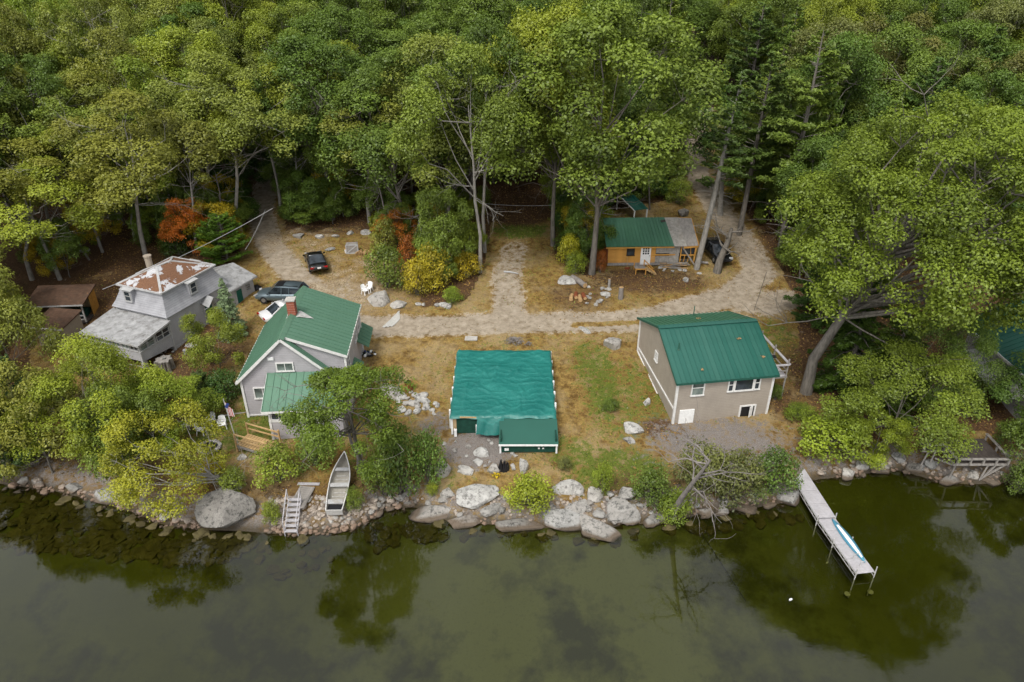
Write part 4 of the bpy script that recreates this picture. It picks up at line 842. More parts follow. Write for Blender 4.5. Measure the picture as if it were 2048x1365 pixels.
# ------------------------------------------------------------------ building among the trees, far right
t=thing('green_roof_house','white walled house with a dark green roof half hidden by trees at the right edge','house',(38.6,43.2,2.6),0)
wallp(t,[(0,-1.2),(9.8,-.6),(9.8,2.85),(0,2.85)],0,.14,'greyside','x','side_wall'); wallp(t,[(0.14,-1.2),(9,-1.2),(9,2.85),(4.5,5),(0.14,2.85)],0,.12,'greyside',name='front_wall'); wallp(t,[(0.14,-.6),(9,-.6),(9,2.85),(4.5,5),(0.14,2.85)],9.7,9.8,'greyside',name='back_wall')
metal_slope(t,(-.55,10.3,2.7),(-.55,-.5,2.7),(4.5,-.5,5.15),(4.5,10.3,5.15),22,'deepgreen'); metal_slope(t,(9.6,-.5,2.7),(9.6,10.3,2.7),(4.5,10.3,5.15),(4.5,-.5,5.15),10,'deepgreen')
objs(MB().box((-.58,4.9,2.62),(.06,10.8,.2)),'fascia',M['white'],t)
for y in (1.6,4.4,7.2): window(t,(-.01,y,1.55),1.6,.9,'-x',mull='v')
MB().slab([(-1.9,1,1.0),(-1.9,8,1.0),(-.02,8,1.45),(-.02,1,1.45)],.08).obj('awning',M['dullwhite'],t)

# ------------------------------------------------------------------ vehicles
def loft(b, rows, cap=True):
    n=len(rows[0]); vs=[p for r in rows for p in r]; fs=[(i*n+k,i*n+k+1,(i+1)*n+k+1,(i+1)*n+k) for i in range(len(rows)-1) for k in range(n-1)]
    if cap: fs+=[tuple(range(n)),tuple((len(rows)-1)*n+k for k in reversed(range(n)))]
    return b.add(vs,fs)
def car(name,label,cat,px,py,heading,L_,W_,H_,paint,suv,plate=True):
    P=at(px,py); t=thing(name,label,cat,(P.x,P.y,P.z+.02),heading); h=L_/2; w=W_/2
    belt=.98 if suv else .86
    st=[(-h,.80,.55,belt-.12),(-h+.12,.93,.42,belt+.02),(-h+.7,.99,.3,belt+.05),(-h+1.3,1,.3,belt+.03),(0,1,.28,belt),(h-1.5,1,.28,belt-.02),(h-1.0,.99,.3,belt-.06),(h-.45,.95,.3,belt-.16),(h-.1,.84,.36,belt-.3),(h,.7,.42,belt-.42)]
    b=MB(); rows=[]
    for x,f,zb,zt in st:
        a=w*f; m=(zb+zt)/2; half=[(a*.9,zb),(a,zb+.12),(a*1.0,m+.05),(a*.95,zt-.07),(a*.86,zt),(a*.45,zt+.035),(0,zt+.045)]
        rows.append([(x,y,z) for y,z in half]+[(x,-y,z) for y,z in reversed(half[:-1])])
    loft(b,rows); fl=[r[0] for r in rows]; fr=[r[-1] for r in rows]; n=len(fl); b.add(fl+fr,[(i,i+1,n+i+1,n+i) for i in range(n-1)])
    b.obj('body',M[paint],t,True)
    gh=[(h-1.25,belt-.03),(h-2.05,H_-.05),(h-2.9,H_),(-h+(.55 if suv else 1.75),H_-.06),(-h+(.12 if suv else .75),belt+.03)]
    b=MB(); rows=[]
    for i,(x,z) in enumerate(gh):
        tp=i in(0,4); rows.append([(x,w*.9,belt-.05),(x,w*(.9 if tp else .76),z-.05),(x,w*(.86 if tp else .66),z),(x,0,z+.02),(x,-w*(.86 if tp else .66),z),(x,-w*(.9 if tp else .76),z-.05),(x,-w*.9,belt-.05)])
    g=loft(b,rows).obj('glasshouse',M['glass'],t)
    b=MB(); rows=[]
    for x,z in ((gh[1][0]-.02,H_-.045),(gh[2][0],H_+.012),(gh[3][0]+.02,H_-.045)): rows.append([(x,w*.77,z-.07),(x,w*.67,z),(x,0,z+.025),(x,-w*.67,z),(x,-w*.77,z-.07)])
    loft(b,rows).obj('roof',M[paint],t,True)
    for s in (1,-1):
        b=MB(); b.bar((gh[0][0],s*w*.88,gh[0][1]),(gh[1][0],s*w*.73,gh[1][1]),.07,.05).bar((gh[4][0],s*w*.87,gh[4][1]),(gh[3][0],s*w*.73,gh[3][1]),.1,.06).bar((-.25,s*w*.91,belt),(-.3,s*w*.77,H_-.06),.08,.04).bar((-h+1.5,s*w*.91,belt),(-h+1.45,s*w*.77,H_-.06),.07,.04); b.obj('pillars',M[paint],t)
        for x in (h-.95,-h+.95):
            ty=MB().tube([(x,s*(w-.2),.34),(x,s*(w+.01),.34)],.345,16).obj('wheel',M['tyre'],t); MB().tube([(x,s*(w-.05),.34),(x,s*(w+.025),.34)],.2,10).obj('rim',M['rim'],ty)
        MB().box((h-.16,s*w*.62,belt-.27),(.26,.38,.12),(0,.25,s*-.35)).obj('headlight',M['lamp'],t)
        MB().box((-h+.05,s*w*.68,belt-.1),(.14,.42,.13),(0,0,s*.25)).obj('tail_light',M['red'],t)
        MB().box((h-1.5,s*(w+.1),belt+.08),(.12,.2,.13)).obj('mirror',M[paint],t)
        if suv: MB().bar((gh[1][0]-.1,s*w*.6,H_+.06),(gh[3][0]+.1,s*w*.6,H_+.05),.04).obj('roof_rail',M['black'],t)
    if suv: MB().box((gh[1][0]-.45,0,H_+.025),(.7,W_*.5,.03)).obj('sunroof',M['black'],t)
    MB().box((h-.02,0,.5),(.06,W_*.5,.16)).obj('grille',M['black'],t)
    if plate: MB().box((-h-.01,0,.72),(.03,.36,.14)).obj('number_plate',M['plastic'],t)
    return t
car('sedan','black sedan parked alone on the sandy lot, its tail towards the lake','car',633,532,math.radians(112),4.75,1.86,1.44,'carblack',False)
car('suv','slate blue SUV with roof rails parked behind the grey cottage','car',567,600,math.radians(176),4.95,1.93,1.68,'carblue',True)
car('white_car','white car almost hidden behind the left roof of the grey cottage','car',572,634,math.radians(38),4.5,1.82,1.5,'carwhite',False)
car('black_car','glossy black car parked nose out between two trunks beside the log cabin','car',1431,515,math.radians(-78),4.6,1.85,1.6,'carblack',True,False)
car('dark_pickup','dark vehicle half hidden under the pines far up the dirt road','car',1436,290,math.radians(15),5.0,1.9,1.7,'cardark',True)

# ------------------------------------------------------------------ rocks
import bmesh
def rockmesh(seed, sub=3, cuts=9, rough=.06, flat=1.):
    rng=np.random.default_rng(seed); bm=bmesh.new(); bmesh.ops.create_icosphere(bm,subdivisions=sub,radius=1)
    pl=[]
    for i in range(cuts):
        n=rng.normal(size=3); n/=np.linalg.norm(n); pl.append((Vector(n),rng.uniform(.42,.82)))
    pl.append((Vector((rng.normal()*.12,rng.normal()*.12,1)).normalized(),rng.uniform(.5,.75)))
    ph=rng.uniform(0,6,6)
    for v in bm.verts:
        p=v.co.copy()
        for n,d in pl:
            k=p.dot(n)-d
            if k>0: p-=n*k*.97
        q=p.normalized(); nz_=math.sin(q.x*5+ph[0])*math.sin(q.y*5+ph[1])*math.sin(q.z*5+ph[2])+.5*math.sin(q.x*13+ph[3])*math.sin(q.y*12+ph[4])*math.sin(q.z*14+ph[5])
        v.co=p*(1+rough*nz_)
    me=bpy.data.meshes.new('rock'); bm.to_mesh(me); bm.free()
    me.polygons.foreach_set('use_smooth',[False]*len(me.polygons)); return me
RS=[]
def rock(seed,mat,sub=3):
    me=rockmesh(seed,sub,15 if sub>2 else 7,.035); me.materials.append(M[mat]); return me
def boulder(i,px,py,wp,hp,label,mat='rock',name='boulder',rz=None,group=None,cat='boulder'):
    P=at(px,py+hp*.25); m=mpp(P); w=wp*m; ang=math.atan2(CH-P.z,P.y); V=hp*m; d=min(w*.95,max(w*.45,V/math.sin(ang)*.62)); h=max(.28*w,(V-d*math.sin(ang)*.8)/math.cos(ang))
    o=thing(name,label,cat,(P.x,P.y+d*.1,P.z+h*.12),rnd.uniform(-.5,.5) if rz is None else rz,group,me=rock(200+i,mat)); f9=1.13 if 840<px<1320 and py>960 else 1.; o.scale=(w*.58*f9,d*.6*f9,h*.72*f9)
    if i==0: o.scale=(2.4,1.8,2.15); o.location.z+=.3; o.rotation_euler.z=.2
    return o
BL=[(462,1012,132,104,'huge flat topped grey boulder at the waterline left of the wooden steps','dullrock'),
(950,984,106,58,'largest pale boulder on the shore in front of the tarp covered cabin','paler'),
(870,1018,92,42,'grey boulder with a wet brown base below the left corner of the plot','rock'),
(930,1042,68,34,'reddish brown slab lying at the waterline below the big pale boulder','rock'),
(984,1016,52,30,'grey block wedged under the right end of the big pale boulder','rock'),
(1042,1046,84,28,'long flat brown slab in the water below the round lime bush','dullrock'),
(1122,1034,84,58,'broad grey lichened boulder right of the round lime bush at the water','rock'),
(1196,1052,86,62,'speckled grey boulder standing furthest out in the water','rock'),
(1160,1012,40,34,'small grey block between the two large shoreline boulders','rock'),
(1238,1018,72,56,'grey angular boulder above the speckled boulder in the water','rock'),
(1250,984,40,40,'pale lichen spotted boulder at the foot of the grassy bank','rock'),
(1303,1042,50,38,'dark round boulder under the bare twigs at the shore','dullrock'),
(1186,986,36,32,'pale knobbly boulder at the grass edge right of the lime bush','paler'),
(1135,974,52,36,'white split boulder directly right of the lime bush','paler'),
(886,930,34,56,'tall pale boulder beside the green bush on the left of the plot','paler'),
(1048,932,22,48,'long narrow white rock lying up the bank near the charred stump','paler'),
(988,934,30,34,'white rock immediately left of the charred stump','paler'),
(930,940,38,22,'pair like low pale rock between the tarp cabin and big pale boulder','paler'),
(964,904,38,26,'flat cream rock just below the tarp flap','paler'),
(955,922,20,20,'small cream rock below the flat cream rock','paler'),
(893,985,34,26,'tan rock left of the largest pale boulder','paler'),
(1100,938,0,0,'',''),
(1412,1026,44,30,'grey boulder at the waterline under the middle of the shore bushes','rock'),
(1441,1022,36,36,'square grey boulder at the waterline beside its twin under the bushes','rock'),
(1492,1018,52,26,'smooth low boulder at the waterline under the right shore bush','dullrock'),
(1536,1012,36,20,'small dark boulder at the waterline left of the dock','dullrock'),
(1576,988,44,50,'upright grey boulder beside the landward end of the dock','rock'),
(1694,944,32,46,'cream pointed boulder on the cove shore right of the dock','paler'),
(1724,928,32,26,'white round boulder with a brown hollow on the cove shore','paler'),
(1760,940,42,22,'flat tan rock on the cove shore near the deck','rock'),
(1800,915,30,30,'grey rock under the left brace of the shore deck','rock'),
(1832,932,40,30,'brown grey boulder below the walkway of the shore deck','dullrock'),
(1863,928,30,30,'pale mottled boulder below the walkway of the shore deck','rock'),
(1906,956,56,32,'wide brown boulder in the water under the shore deck','dullrock'),
(1982,964,46,24,'flat tan boulder in the water at the far corner of the shore deck','rock'),
(1945,948,28,22,'small grey boulder between the two under the shore deck','rock'),
(212,990,72,42,'grey streaked boulder at the waterline under the yellow tree','rock'),
(150,972,54,26,'low dark boulder at the waterline left of the streaked one','dullrock'),
(14,930,50,32,'pale boulder cut by the left edge of the photo','paler'),
(50,958,26,24,'white grey rock in the rubble at the far left shore','paler'),
(72,962,28,22,'angular grey rock in the rubble at the far left shore','rock'),
(35,985,34,18,'flat slab at the waterline at the far left','rock'),
(786,780,62,48,'white boulder on the lawn with a rusty barrel against it','paler'),
(762,594,54,46,'pale boulder beside the two white chairs at the edge of the lot','paler'),
(800,606,38,22,'white low rock first in the row along the road edge','paler'),
(1228,686,40,44,'rough grey white boulder on the grass left of the tan house','paler'),
(1262,856,48,30,'grey white boulder on the sloping lawn below the tan house','paler'),
(1258,880,24,18,'small flat grey rock in the grass below the grey white boulder','rock'),
(1295,803,18,24,'narrow grey rock in the grass beside the tan house wall','paler'),
(598,470,26,18,'tan rock at the left end of the stone row above the black sedan','rock'),
(640,473,18,16,'pale rock second in the row above the black sedan','paler'),
(672,471,16,12,'pale rock third in the row above the black sedan','paler'),
(702,465,16,13,'cream rock fourth in the row above the black sedan','paler'),
(733,462,28,18,'brown fissured rock at the right end of the row above the sedan','rock'),
(660,498,20,12,'low grey rock in the sand just above the black sedan','rock'),
(1130,560,42,26,'white grey outcrop at the right edge of the driveway','paler'),
(1212,588,26,14,'flat pale rock among the rubble left of the cabin yard','paler'),
(284,750,40,22,'flat grey rock in the dirt below the tree stump','rock'),
(278,786,20,14,'rounded grey rock between the lime trees and the dirt','rock'),
(1373,558,18,13,'grey flat rock on the cabin yard','rock'),
(1397,546,11,9,'small pale stone between the two trunks near the cabin','paler'),
(485,912,22,18,'white rock at the foot of the wooden ramp','paler'),
(166,500,34,16,'grey outcrop in the woods behind the mansard house','rock'),
(1367,424,22,26,'tall dark rock behind the unfinished end of the log cabin','dullrock'),
]
for i,(px,py,w_,h_,lb,mt) in enumerate(BL):
    if w_: boulder(i,px,py,w_,h_,lb,mt)
SM=[rock(400+i,m_,2) for i,m_ in enumerate(['rock','paler','cobble','cobble','dullrock','rock','cobble','paler'])]
def stones(n, poly, lo, hi, label, group, name='stone', pick=range(8), sink=.25):
    xs_=[p[0] for p in poly]; ys_=[p[1] for p in poly]; k=0; out=[]
    while k<n:
        px,py=rnd.uniform(min(xs_),max(xs_)),rnd.uniform(min(ys_),max(ys_))
        if not inside(np.array([px]),np.array([py]),np.array(poly))[0]: continue
        P=at(px,py); r=rnd.uniform(lo,hi); o=thing(name,label,'stone',(P.x,P.y,P.z+r*sink),rnd.random()*6.28,group,me=SM[rnd.choice(list(pick))]); o.scale=(r,r*rnd.uniform(.65,1),r*rnd.uniform(.45,.75)); k+=1; out.append(o)
    return out
stones(190,[(545,1000),(600,985),(650,1000),(760,1010),(735,1048),(690,1066),(600,1073),(530,1064)],.14,.27,'rounded cobble on the stony bank around the wooden steps and rowboat','cobbles on the bank around the steps','cobble',[2,3,6,7,2,3])
stones(32,[(740,1000),(830,985),(835,1012),(765,1028),(738,1045)],.2,.4,'dark angular stone on the shore between the rowboat and the plot','stones between the rowboat and the plot','stone',[4,5,2])
stones(24,[(0,955),(80,958),(200,985),(330,1020),(400,1040),(400,1062),(330,1055),(250,1022),(120,988),(0,985)],.2,.42,'brown grey stone in the rubble along the left shore','stones along the left shore','stone',[2,3,4,0,5])
stones(24,[(1250,1010),(1600,985),(1600,1005),(1500,1022),(1330,1050),(1250,1050)],.2,.42,'dark stone at the waterline below the shore bushes','stones below the shore bushes','stone',[4,0,5])
stones(24,[(1610,950),(1640,930),(1700,925),(1800,915),(1870,940),(2048,945),(2048,968),(1940,972),(1870,962),(1800,945),(1700,955)],.18,.4,'brown stone along the cove shore between the dock and the deck','stones along the cove shore','stone',[2,4,0,5])
stones(24,[(840,990),(1230,985),(1230,1050),(1000,1052),(850,1020)],.2,.45,'grey stone filling the gaps between the shoreline boulders','stones between the plot boulders','stone',[0,5,4])
stones(26,[(795,790),(850,775),(855,825),(800,830)],.22,.42,'broken white rock in the pile below the rusty barrel','rock pile below the rusty barrel','stone',[1,7,1])
stones(10,[(850,805),(885,808),(880,830),(850,830)],.15,.3,'pale rubble beside the left front corner of the tarp cabin','rubble by the tarp cabin','stone',[1,7])
stones(24,[(870,880),(1030,880),(1040,950),(880,950)],.12,.26,'small pale stone scattered on the gravel below the tarp cabin','scattered stones below the tarp cabin','stone',[1,7,0])
stones(9,[(812,604),(905,612),(905,622),(815,614)],.25,.42,'pale edging rock under the golden bushes along the road','edging rocks along the road','stone',[1,7],.3)
stones(16,[(1165,565),(1225,580),(1230,610),(1175,612)],.15,.32,'rubble stone in the heap left of the cabin yard','rubble heap left of the cabin yard','stone',[0,1,5])
stones(14,[(1310,525),(1370,525),(1370,545),(1315,545)],.15,.3,'pale stone in the heap under the unfinished cabin end','stones under the cabin end','stone',[1,0])
stones(10,[(250,690),(350,700),(345,715),(250,705)],.12,.25,'stone under the porch of the mansard house','stones under the mansard porch','stone',[0,5])
# drowned stones and fallen leaves: countless, one mesh each
def pile(name, label, polys, lo, hi, mat, flat=.4):
    b=MB(); src=[rockmesh(500+i,1,6) for i in range(5)]; S=[([v.co.copy() for v in m.vertices],[tuple(p.vertices) for p in m.polygons]) for m in src]
    for n,poly in polys:
        xs_=[p[0] for p in poly]; ys_=[p[1] for p in poly]; k=0
        while k<n:
            px,py=rnd.uniform(min(xs_),max(xs_)),rnd.uniform(min(ys_),max(ys_))
            if not inside(np.array([px]),np.array([py]),np.array(poly))[0]: continue
            P=at(px,py); r=rnd.uniform(lo,hi); vs,fs=rnd.choice(S); R3=Euler((rnd.uniform(-.4,.4),rnd.uniform(-.4,.4),rnd.random()*6.3)).to_matrix(); b.add([R3@Vector((v.x*r,v.y*r*.8,v.z*r*flat*1.3))+P+Vector((0,0,r*.12)) for v in vs],fs); k+=1
    for m in src: bpy.data.meshes.remove(m)
    b.pc=[]; o=b.obj(name,M[mat]); o['label']=label; o['category']='stones'; o['kind']='stuff'; return o
M['sunk']=mat_rough('drowned_stone',(.085,.07,.03),.45,1.5,.9,.4,12)
pile('submerged_stones','brown stones lying on the lake bed close to the shore',[(620,[(-60,985),(120,1000),(250,1035),(330,1062),(500,1072),(510,1120),(330,1130),(150,1110),(-60,1090)]),(22,[(500,1085),(660,1080),(680,1150),(520,1160)]),(60,[(730,1060),(880,1035),(900,1075),(740,1110)]),(16,[(900,1060),(1250,1070),(1240,1095),(920,1080)]),(30,[(1260,1060),(1600,1020),(1600,1040),(1270,1085)])],.2,.62,'sunk')
pile('shore_rubble','small rubble stones packed between the boulders along the whole shoreline',[(260,[(-60,960),(200,985),(330,1020),(400,1045),(400,1066),(330,1060),(250,1030),(120,995),(-60,990)]),(170,[(520,1000),(650,990),(760,1000),(735,1055),(690,1072),(600,1078),(530,1068)]),(160,[(740,1000),(1240,985),(1240,1060),(1000,1056),(850,1030),(765,1030)]),(130,[(1250,1000),(1600,975),(1600,1010),(1500,1026),(1330,1054),(1250,1054)]),(170,[(1610,945),(1700,925),(1800,915),(1870,935),(2060,940),(2060,972),(1870,968),(1800,950),(1700,960)])],.08,.22,'cobble',.6)
# ------------------------------------------------------------------ shore things
t=thing('dock','long narrow white grey dock on thin legs running out into the lake','dock',(20.35,39.9,0),0)
def dockrun(p0,p1,z,wd,n):
    p0,p1=Vector(p0),Vector(p1); d=(p1-p0); a=math.atan2(d.y,d.x); pm=MB().box((0,0,0),(d.length/n-.02,wd,.05)).mesh('deck_panel',M['dock'])
    for i in range(n): link('deck_panel',pm,t,p0.lerp(p1,(i+.5)/n)+Vector((0,0,z)),(0,0,a))
    nn=Vector((-d.y,d.x,0)).normalized()*wd*.5
    for s in (-1,1):
        b=MB(); q0=p0+nn*s; q1=p1+nn*s; b.bar(q0+Vector((0,0,z-.05)),q1+Vector((0,0,z-.05)),.05,.06).bar(q0+Vector((0,0,z-.3)),q1+Vector((0,0,z-.3)),.035)
        for k in range(9): b.bar(q0.lerp(q1,k/9)+Vector((0,0,z-.05 if k%2 else z-.3)),q0.lerp(q1,(k+1)/9)+Vector((0,0,z-.3 if k%2 else z-.05)),.025)
        b.obj('side_truss',M['alu'],t)
    return p0,p1,nn
a0,a1,nn=dockrun((-.1,.3,0),(.25,-4.9,0),.62,1.2,4); b0,b1,nn=dockrun((.28,-4.7,0),(.92,-9.4,0),.46,1.15,4)
for q,zt in ((a1,.95),(b0.lerp(b1,.45),.75),(b1,.9)):
    for s in (-1,1): MB().cyl((q.x+nn.x*s*1.08,q.y+nn.y*s,-1.6),.035,zt+1.6,6).obj('leg',M['alu'],t); MB().cyl((q.x+nn.x*s*1.3,q.y+nn.y*s,-1.3),.18,.06,8).obj('foot_pad',M['alu'],t)
MB().bar((.6,-8.3,.5),(.6,-8.3,.85),.03).bar((.6,-8.3,.85),(.95,-8.2,.85),.03).bar((.75,-8.9,.5),(.75,-8.9,.85),.03).bar((.75,-8.9,.85),(1.1,-8.8,.85),.03).obj('mooring_bar',M['alu'],t)
t=thing('kayak','blue and white kayak lying along the outer half of the dock','kayak',(21.25,33.1,.52),math.radians(99))
rows=[];rw=[]
for i in range(13):
    u_=i/12; x=1.85-3.7*u_; wd=.25*math.sin(math.pi*min(1,u_*.94+.03))**.75; h_=.06+.1*math.sin(math.pi*u_); rows.append([(x,-wd,0),(x,-wd*.97,h_),(x,0,h_+.05),(x,wd*.97,h_),(x,wd,0)]); rw.append([(x,-wd*.2,h_+.05),(x,wd*.2,h_+.06),(x,wd*.75,h_+.03)])
loft(MB(),rows).obj('hull',M['kayakblue'],t,True); loft(MB(),rw[2:-1],False).obj('white_deck',M['plastic'],t,True)
# rowboat
bz0,bz1=Tz(-11.55,35.5),Tz(-11.5,38.8); P=Vector((-11.55,35.0,bz0+.16)); t=thing('rowboat','dull aluminium rowboat with bench seats pulled up on the stony bank','boat',tuple(P),.02); t.rotation_euler=(math.atan2(bz1-bz0,3.3)+.01,0,.02)
def hull(off,zb,zt,lo=0):
    rows=[]
    for i in range(15):
        u_=i/14; y=4.7*u_; wd=(.52+.14*math.sin(math.pi*min(1,u_*1.15)))*(1-max(0,(u_-.55)/.45)**2.2)+.01-off; wd=max(wd,.01); sh=zt+.22*max(0,u_-.5)**2*4; kb=zb+.3*max(0,u_-.7)**2*6
        rows.append([(-wd,y,sh),(-wd*.93,y,kb+.2),(-wd*.6,y,kb+.03),(0,y,kb),(wd*.6,y,kb+.03),(wd*.93,y,kb+.2),(wd,y,sh)])
    return rows
loft(MB(),hull(0,0,.55),False).obj('hull',M['alu'],t,True); R_=hull(.04,.05,.55); loft(MB(),R_,False).obj('inner_hull',M['boatin'],t,True)
for s in (0,-1):
    MB().tube([(r[s][0]*.98,r[s][1],r[s][2]+.01) for r in hull(0,0,.55)],.035,6).obj('gunwale',M['white'],t)
MB().box((0,.02,.32),(1.06,.06,.48)).obj('transom',M['alu'],t); MB().box((0,.32,.3),(.95,.5,.08)).obj('bilge',M['black'],t)
for y,wd,d_ in ((.75,1.12,.34),(2.1,1.2,.3),(3.4,.98,.26)): MB().box((0,y,.46),(wd,d_,.05)).obj('bench_seat',M['dullwhite'],t)
for y in (1.1,1.4,1.7,2.5,2.8,3.1): MB().box((0,y,.1),(.9,.04,.05)).obj('rib',M['alu'],t)
# steps down to the water
P=at(605,1000); t=thing('plank_walk','short weathered plank walkway on the stony bank above the metal steps','walkway',(P.x,P.y,P.z+.25),-.12); pm=MB().box((0,0,0),(1.05,.17,.04)).mesh('plank',M['oldwood'])
for i in range(11): link('plank',pm,t,(0,-.95+i*.19,0),(0,0,rnd.uniform(-.02,.02)))
MB().box((0,1.25,.05),(1.5,.22,.06),(0,0,.1)).obj('top_plank',M['dock'],t)
t=thing('shore_steps','steep pale steps with two handrails going down into the lake','steps',(-14.25,34.3,.62),.02)
for s in (-1,1):
    MB().bar((s*.4,-.35,-.35),(s*.4,1.5,.95),.05,.12).obj('stringer',M['dock'],t); MB().bar((s*.42,-.3,.55),(s*.42,1.5,1.75),.05,.07).obj('handrail',M['dock'],t); MB().box((s*.42,-.28,-.1),(.05,.06,1.4)).obj('post',M['dock'],t); MB().box((s*.42,1.45,1.2),(.05,.06,1.1)).obj('post',M['dock'],t)
sm_=MB().box((0,0,0),(.78,.24,.05)).mesh('step',M['dock'])
for i in range(7): link('step',sm_,t,(0,-.25+i*.28,-.22+i*.19))
# shore deck at right
t=thing('shore_deck','dark weathered deck with a low railing standing over the rocks at the right shore','deck',(30.8,39.1,0),0)
b=MB()
for i in range(24): b.box((.07+i*.149,1.35,1.83),(.14,2.75,.04))
o=b.obj('deck_boards',M['darkwood'],t); o['kind']='stuff'
b=MB()
for i in range(9): b.box((-.1-i*.149,2.1,1.78),(.14,1.2,.04),)
o=b.obj('walkway_boards',M['darkwood'],t); o['kind']='stuff'
wb=[((0,-.1,2.25),(3.75,-.1,2.25),.2,.05),((0,-.1,2.25),(0,1.5,2.25),.2,.05),((3.7,-.1,2.25),(3.7,2.8,2.25),.2,.05),((-1.5,1.5,2.25),(0,1.5,2.25),.18,.05),((-.1,-.05,1.72),(3.75,-.05,1.72),.06,.16),((-.05,-.05,1.72),(-.05,2.7,1.72),.06,.16),((-1.5,1.48,1.68),(0,1.48,1.68),.06,.14)]
for a,c_,w_,h_ in wb: MB().bar(a,c_,w_,h_).obj('rail',M['oldwood'],t)
for x,y,l in ((.1,-.1,1),(1.0,-.1,.5),(1.9,-.1,.5),(2.8,-.1,.5),(3.65,-.1,.5),(0,1.4,.6),(-1.4,1.5,.6),(3.7,1.4,.6),(3.7,2.7,.7)): MB().box((x,y,2.0),(.11,.11,.55)).obj('post',M['oldwood'],t)
for a,c_ in (((-1.0,1.5,1.65),(-1.5,1.1,.5)),((-.5,1.5,1.65),(-1.1,.9,.3)),((.1,0,1.6),(-.9,.8,1.6)),((2.4,0,1.6),(2.3,.1,.2)),((2.9,0,1.6),(2.35,.1,.3)),((3.5,0,1.6),(2.4,.1,.4)),((.1,0,1.6),(.15,.2,.2))): MB().bar(a,c_,.1).obj('brace',M['oldwood'],t)
# wooden ramp by the cottage
P=at(520,908); t=thing('wooden_ramp','new yellow timber ramp with handrails beside the grey cottage porch','ramp',(P.x,P.y,P.z),-.32)
pm=MB().box((0,0,0),(.2,1.35,.04)).mesh('deck_board',M['newwood'])
for i in range(12): link('deck_board',pm,t,(-1.55+i*.22,.4,.62-.02*i))
for y in (-.3,1.1):
    MB().bar((-1.7,y,1.55),(1.1,y,1.35),.1,.07).obj('handrail',M['newwood'],t); MB().bar((-1.7,y,1.1),(1.1,y,.95),.05,.1).obj('rail',M['newwood'],t)
    for x in (-1.65,1.05): MB().box((x,y,.75),(.1,.1,1.65)).obj('post',M['newwood'],t)
    MB().bar((-1.7,y,.5),(1.1,y,.25),.05,.18).obj('stringer',M['oldwood'],t)
# flagpole
P=at(479,902); hh=zat(798,P.y)-P.z; t=thing('flagpole','slim pole with a limp striped flag near the wooden ramp','flagpole',tuple(P)); t.rotation_euler=(0,-.06,0)
MB().tube([(0,0,0),(0,0,hh)],[.05,.03],8).obj('pole',M['alu'],t)
f=link('flag',MB().box((.1,0,hh-.95),(.02,.02,1.3)).mesh('flag',M['flagred']),t)
for i in range(7): MB().add([(.03+i*.055,.02*math.sin(i),hh-.3-i*.09),(.085+i*.055,.02*math.sin(i+1),hh-.38-i*.09),(.085+i*.055,.02*math.sin(i+1),hh-1.45-i*.02),(.03+i*.055,.02*math.sin(i),hh-1.45)],[(0,1,2,3)]).obj('stripe',M['flagred' if i%2 else 'white'],f)
MB().box((.13,-.03,hh-.55),(.2,.03,.4),(0,.6,0)).obj('canton',M['flagblue'],f)
# chairs
def make_chair(label,loc,rz,group):
    t=thing('plastic_chair',label,'chair',loc,rz,group); MB().box((0,0,.42),(.46,.44,.04),(.05,0,0)).obj('seat',M['plastic'],t)
    rows=[[( -.24+.12*k,.22+.06*(1-((k-2)/2)**2)+.12*z/.5,.44+z+(.06*(1-((k-2)/2)**2) if z>.4 else 0)) for k in range(5)] for z in (0,.22,.46)]
    loft(MB(),rows,False).obj('backrest',M['plastic'],t)
    for s in (-1,1):
        MB().tube([(s*.25,-.2,.0),(s*.25,-.2,.62),(s*.27,.0,.66),(s*.24,.26,.68)],.03,5).obj('arm',M['plastic'],t); MB().bar((s*.23,-.2,.42),(s*.27,-.24,0),.05).obj('leg',M['plastic'],t); MB().bar((s*.22,.2,.42),(s*.26,.3,0),.05).obj('leg',M['plastic'],t)
    return t
c0=None
for px,py,rz,lb,gp_ in [(447,857,.3,'white plastic armchair nearest the flagpole',1),(424,850,-.4,'white plastic armchair left of the one by the flagpole',1),(404,868,1.6,'white plastic chair half under leaves beside the fire pit',1),(372,860,2.2,'white plastic chair mostly hidden by the lime tree',1),(731,589,.9,'white plastic chair left one of the two beside the pale boulder',2),(739,584,-.3,'white plastic chair right one of the two touching the pale boulder',2)]:
    P=at(px,py); g_='white chairs on the lawn by the fire pit' if gp_==1 else 'white chairs by the pale boulder'
    if c0 is None: c0=make_chair(lb,tuple(P),rz,g_)
    else: retag(copy_tree(c0),lb,tuple(P),rz,g_)
r0=None
for px,py,rz,lb in ((155,678,.6,'white slatted rocking chair nearer the pale shed wall'),(177,684,-.2,'white slatted rocking chair nearer the mansard porch')):
    P=at(px,py)
    if r0 is None:
        t=r0=thing('rocking_chair',lb,'rocking chair',tuple(P),rz,'rocking chairs between shed and house'); MB().box((0,0,.42),(.5,.5,.04)).obj('seat',M['plastic'],t)
        for k in range(5): MB().bar((-.2+k*.1,.24,.42),(-.2+k*.1,.42,1.15),.05,.02).obj('back_slat',M['plastic'],t)
        for s in (-1,1):
            MB().tube([(s*.26,-.45,.1),(s*.26,-.1,.03),(s*.26,.25,.03),(s*.26,.6,.14)],.025,5).obj('rocker',M['plastic'],t); MB().box((s*.28,0,.66),(.08,.6,.03)).obj('armrest',M['plastic'],t)
            for y in (-.22,.24): MB().box((s*.26,y,.35),(.05,.05,.62)).obj('leg',M['plastic'],t)
    else: retag(copy_tree(r0),lb,tuple(P),rz)
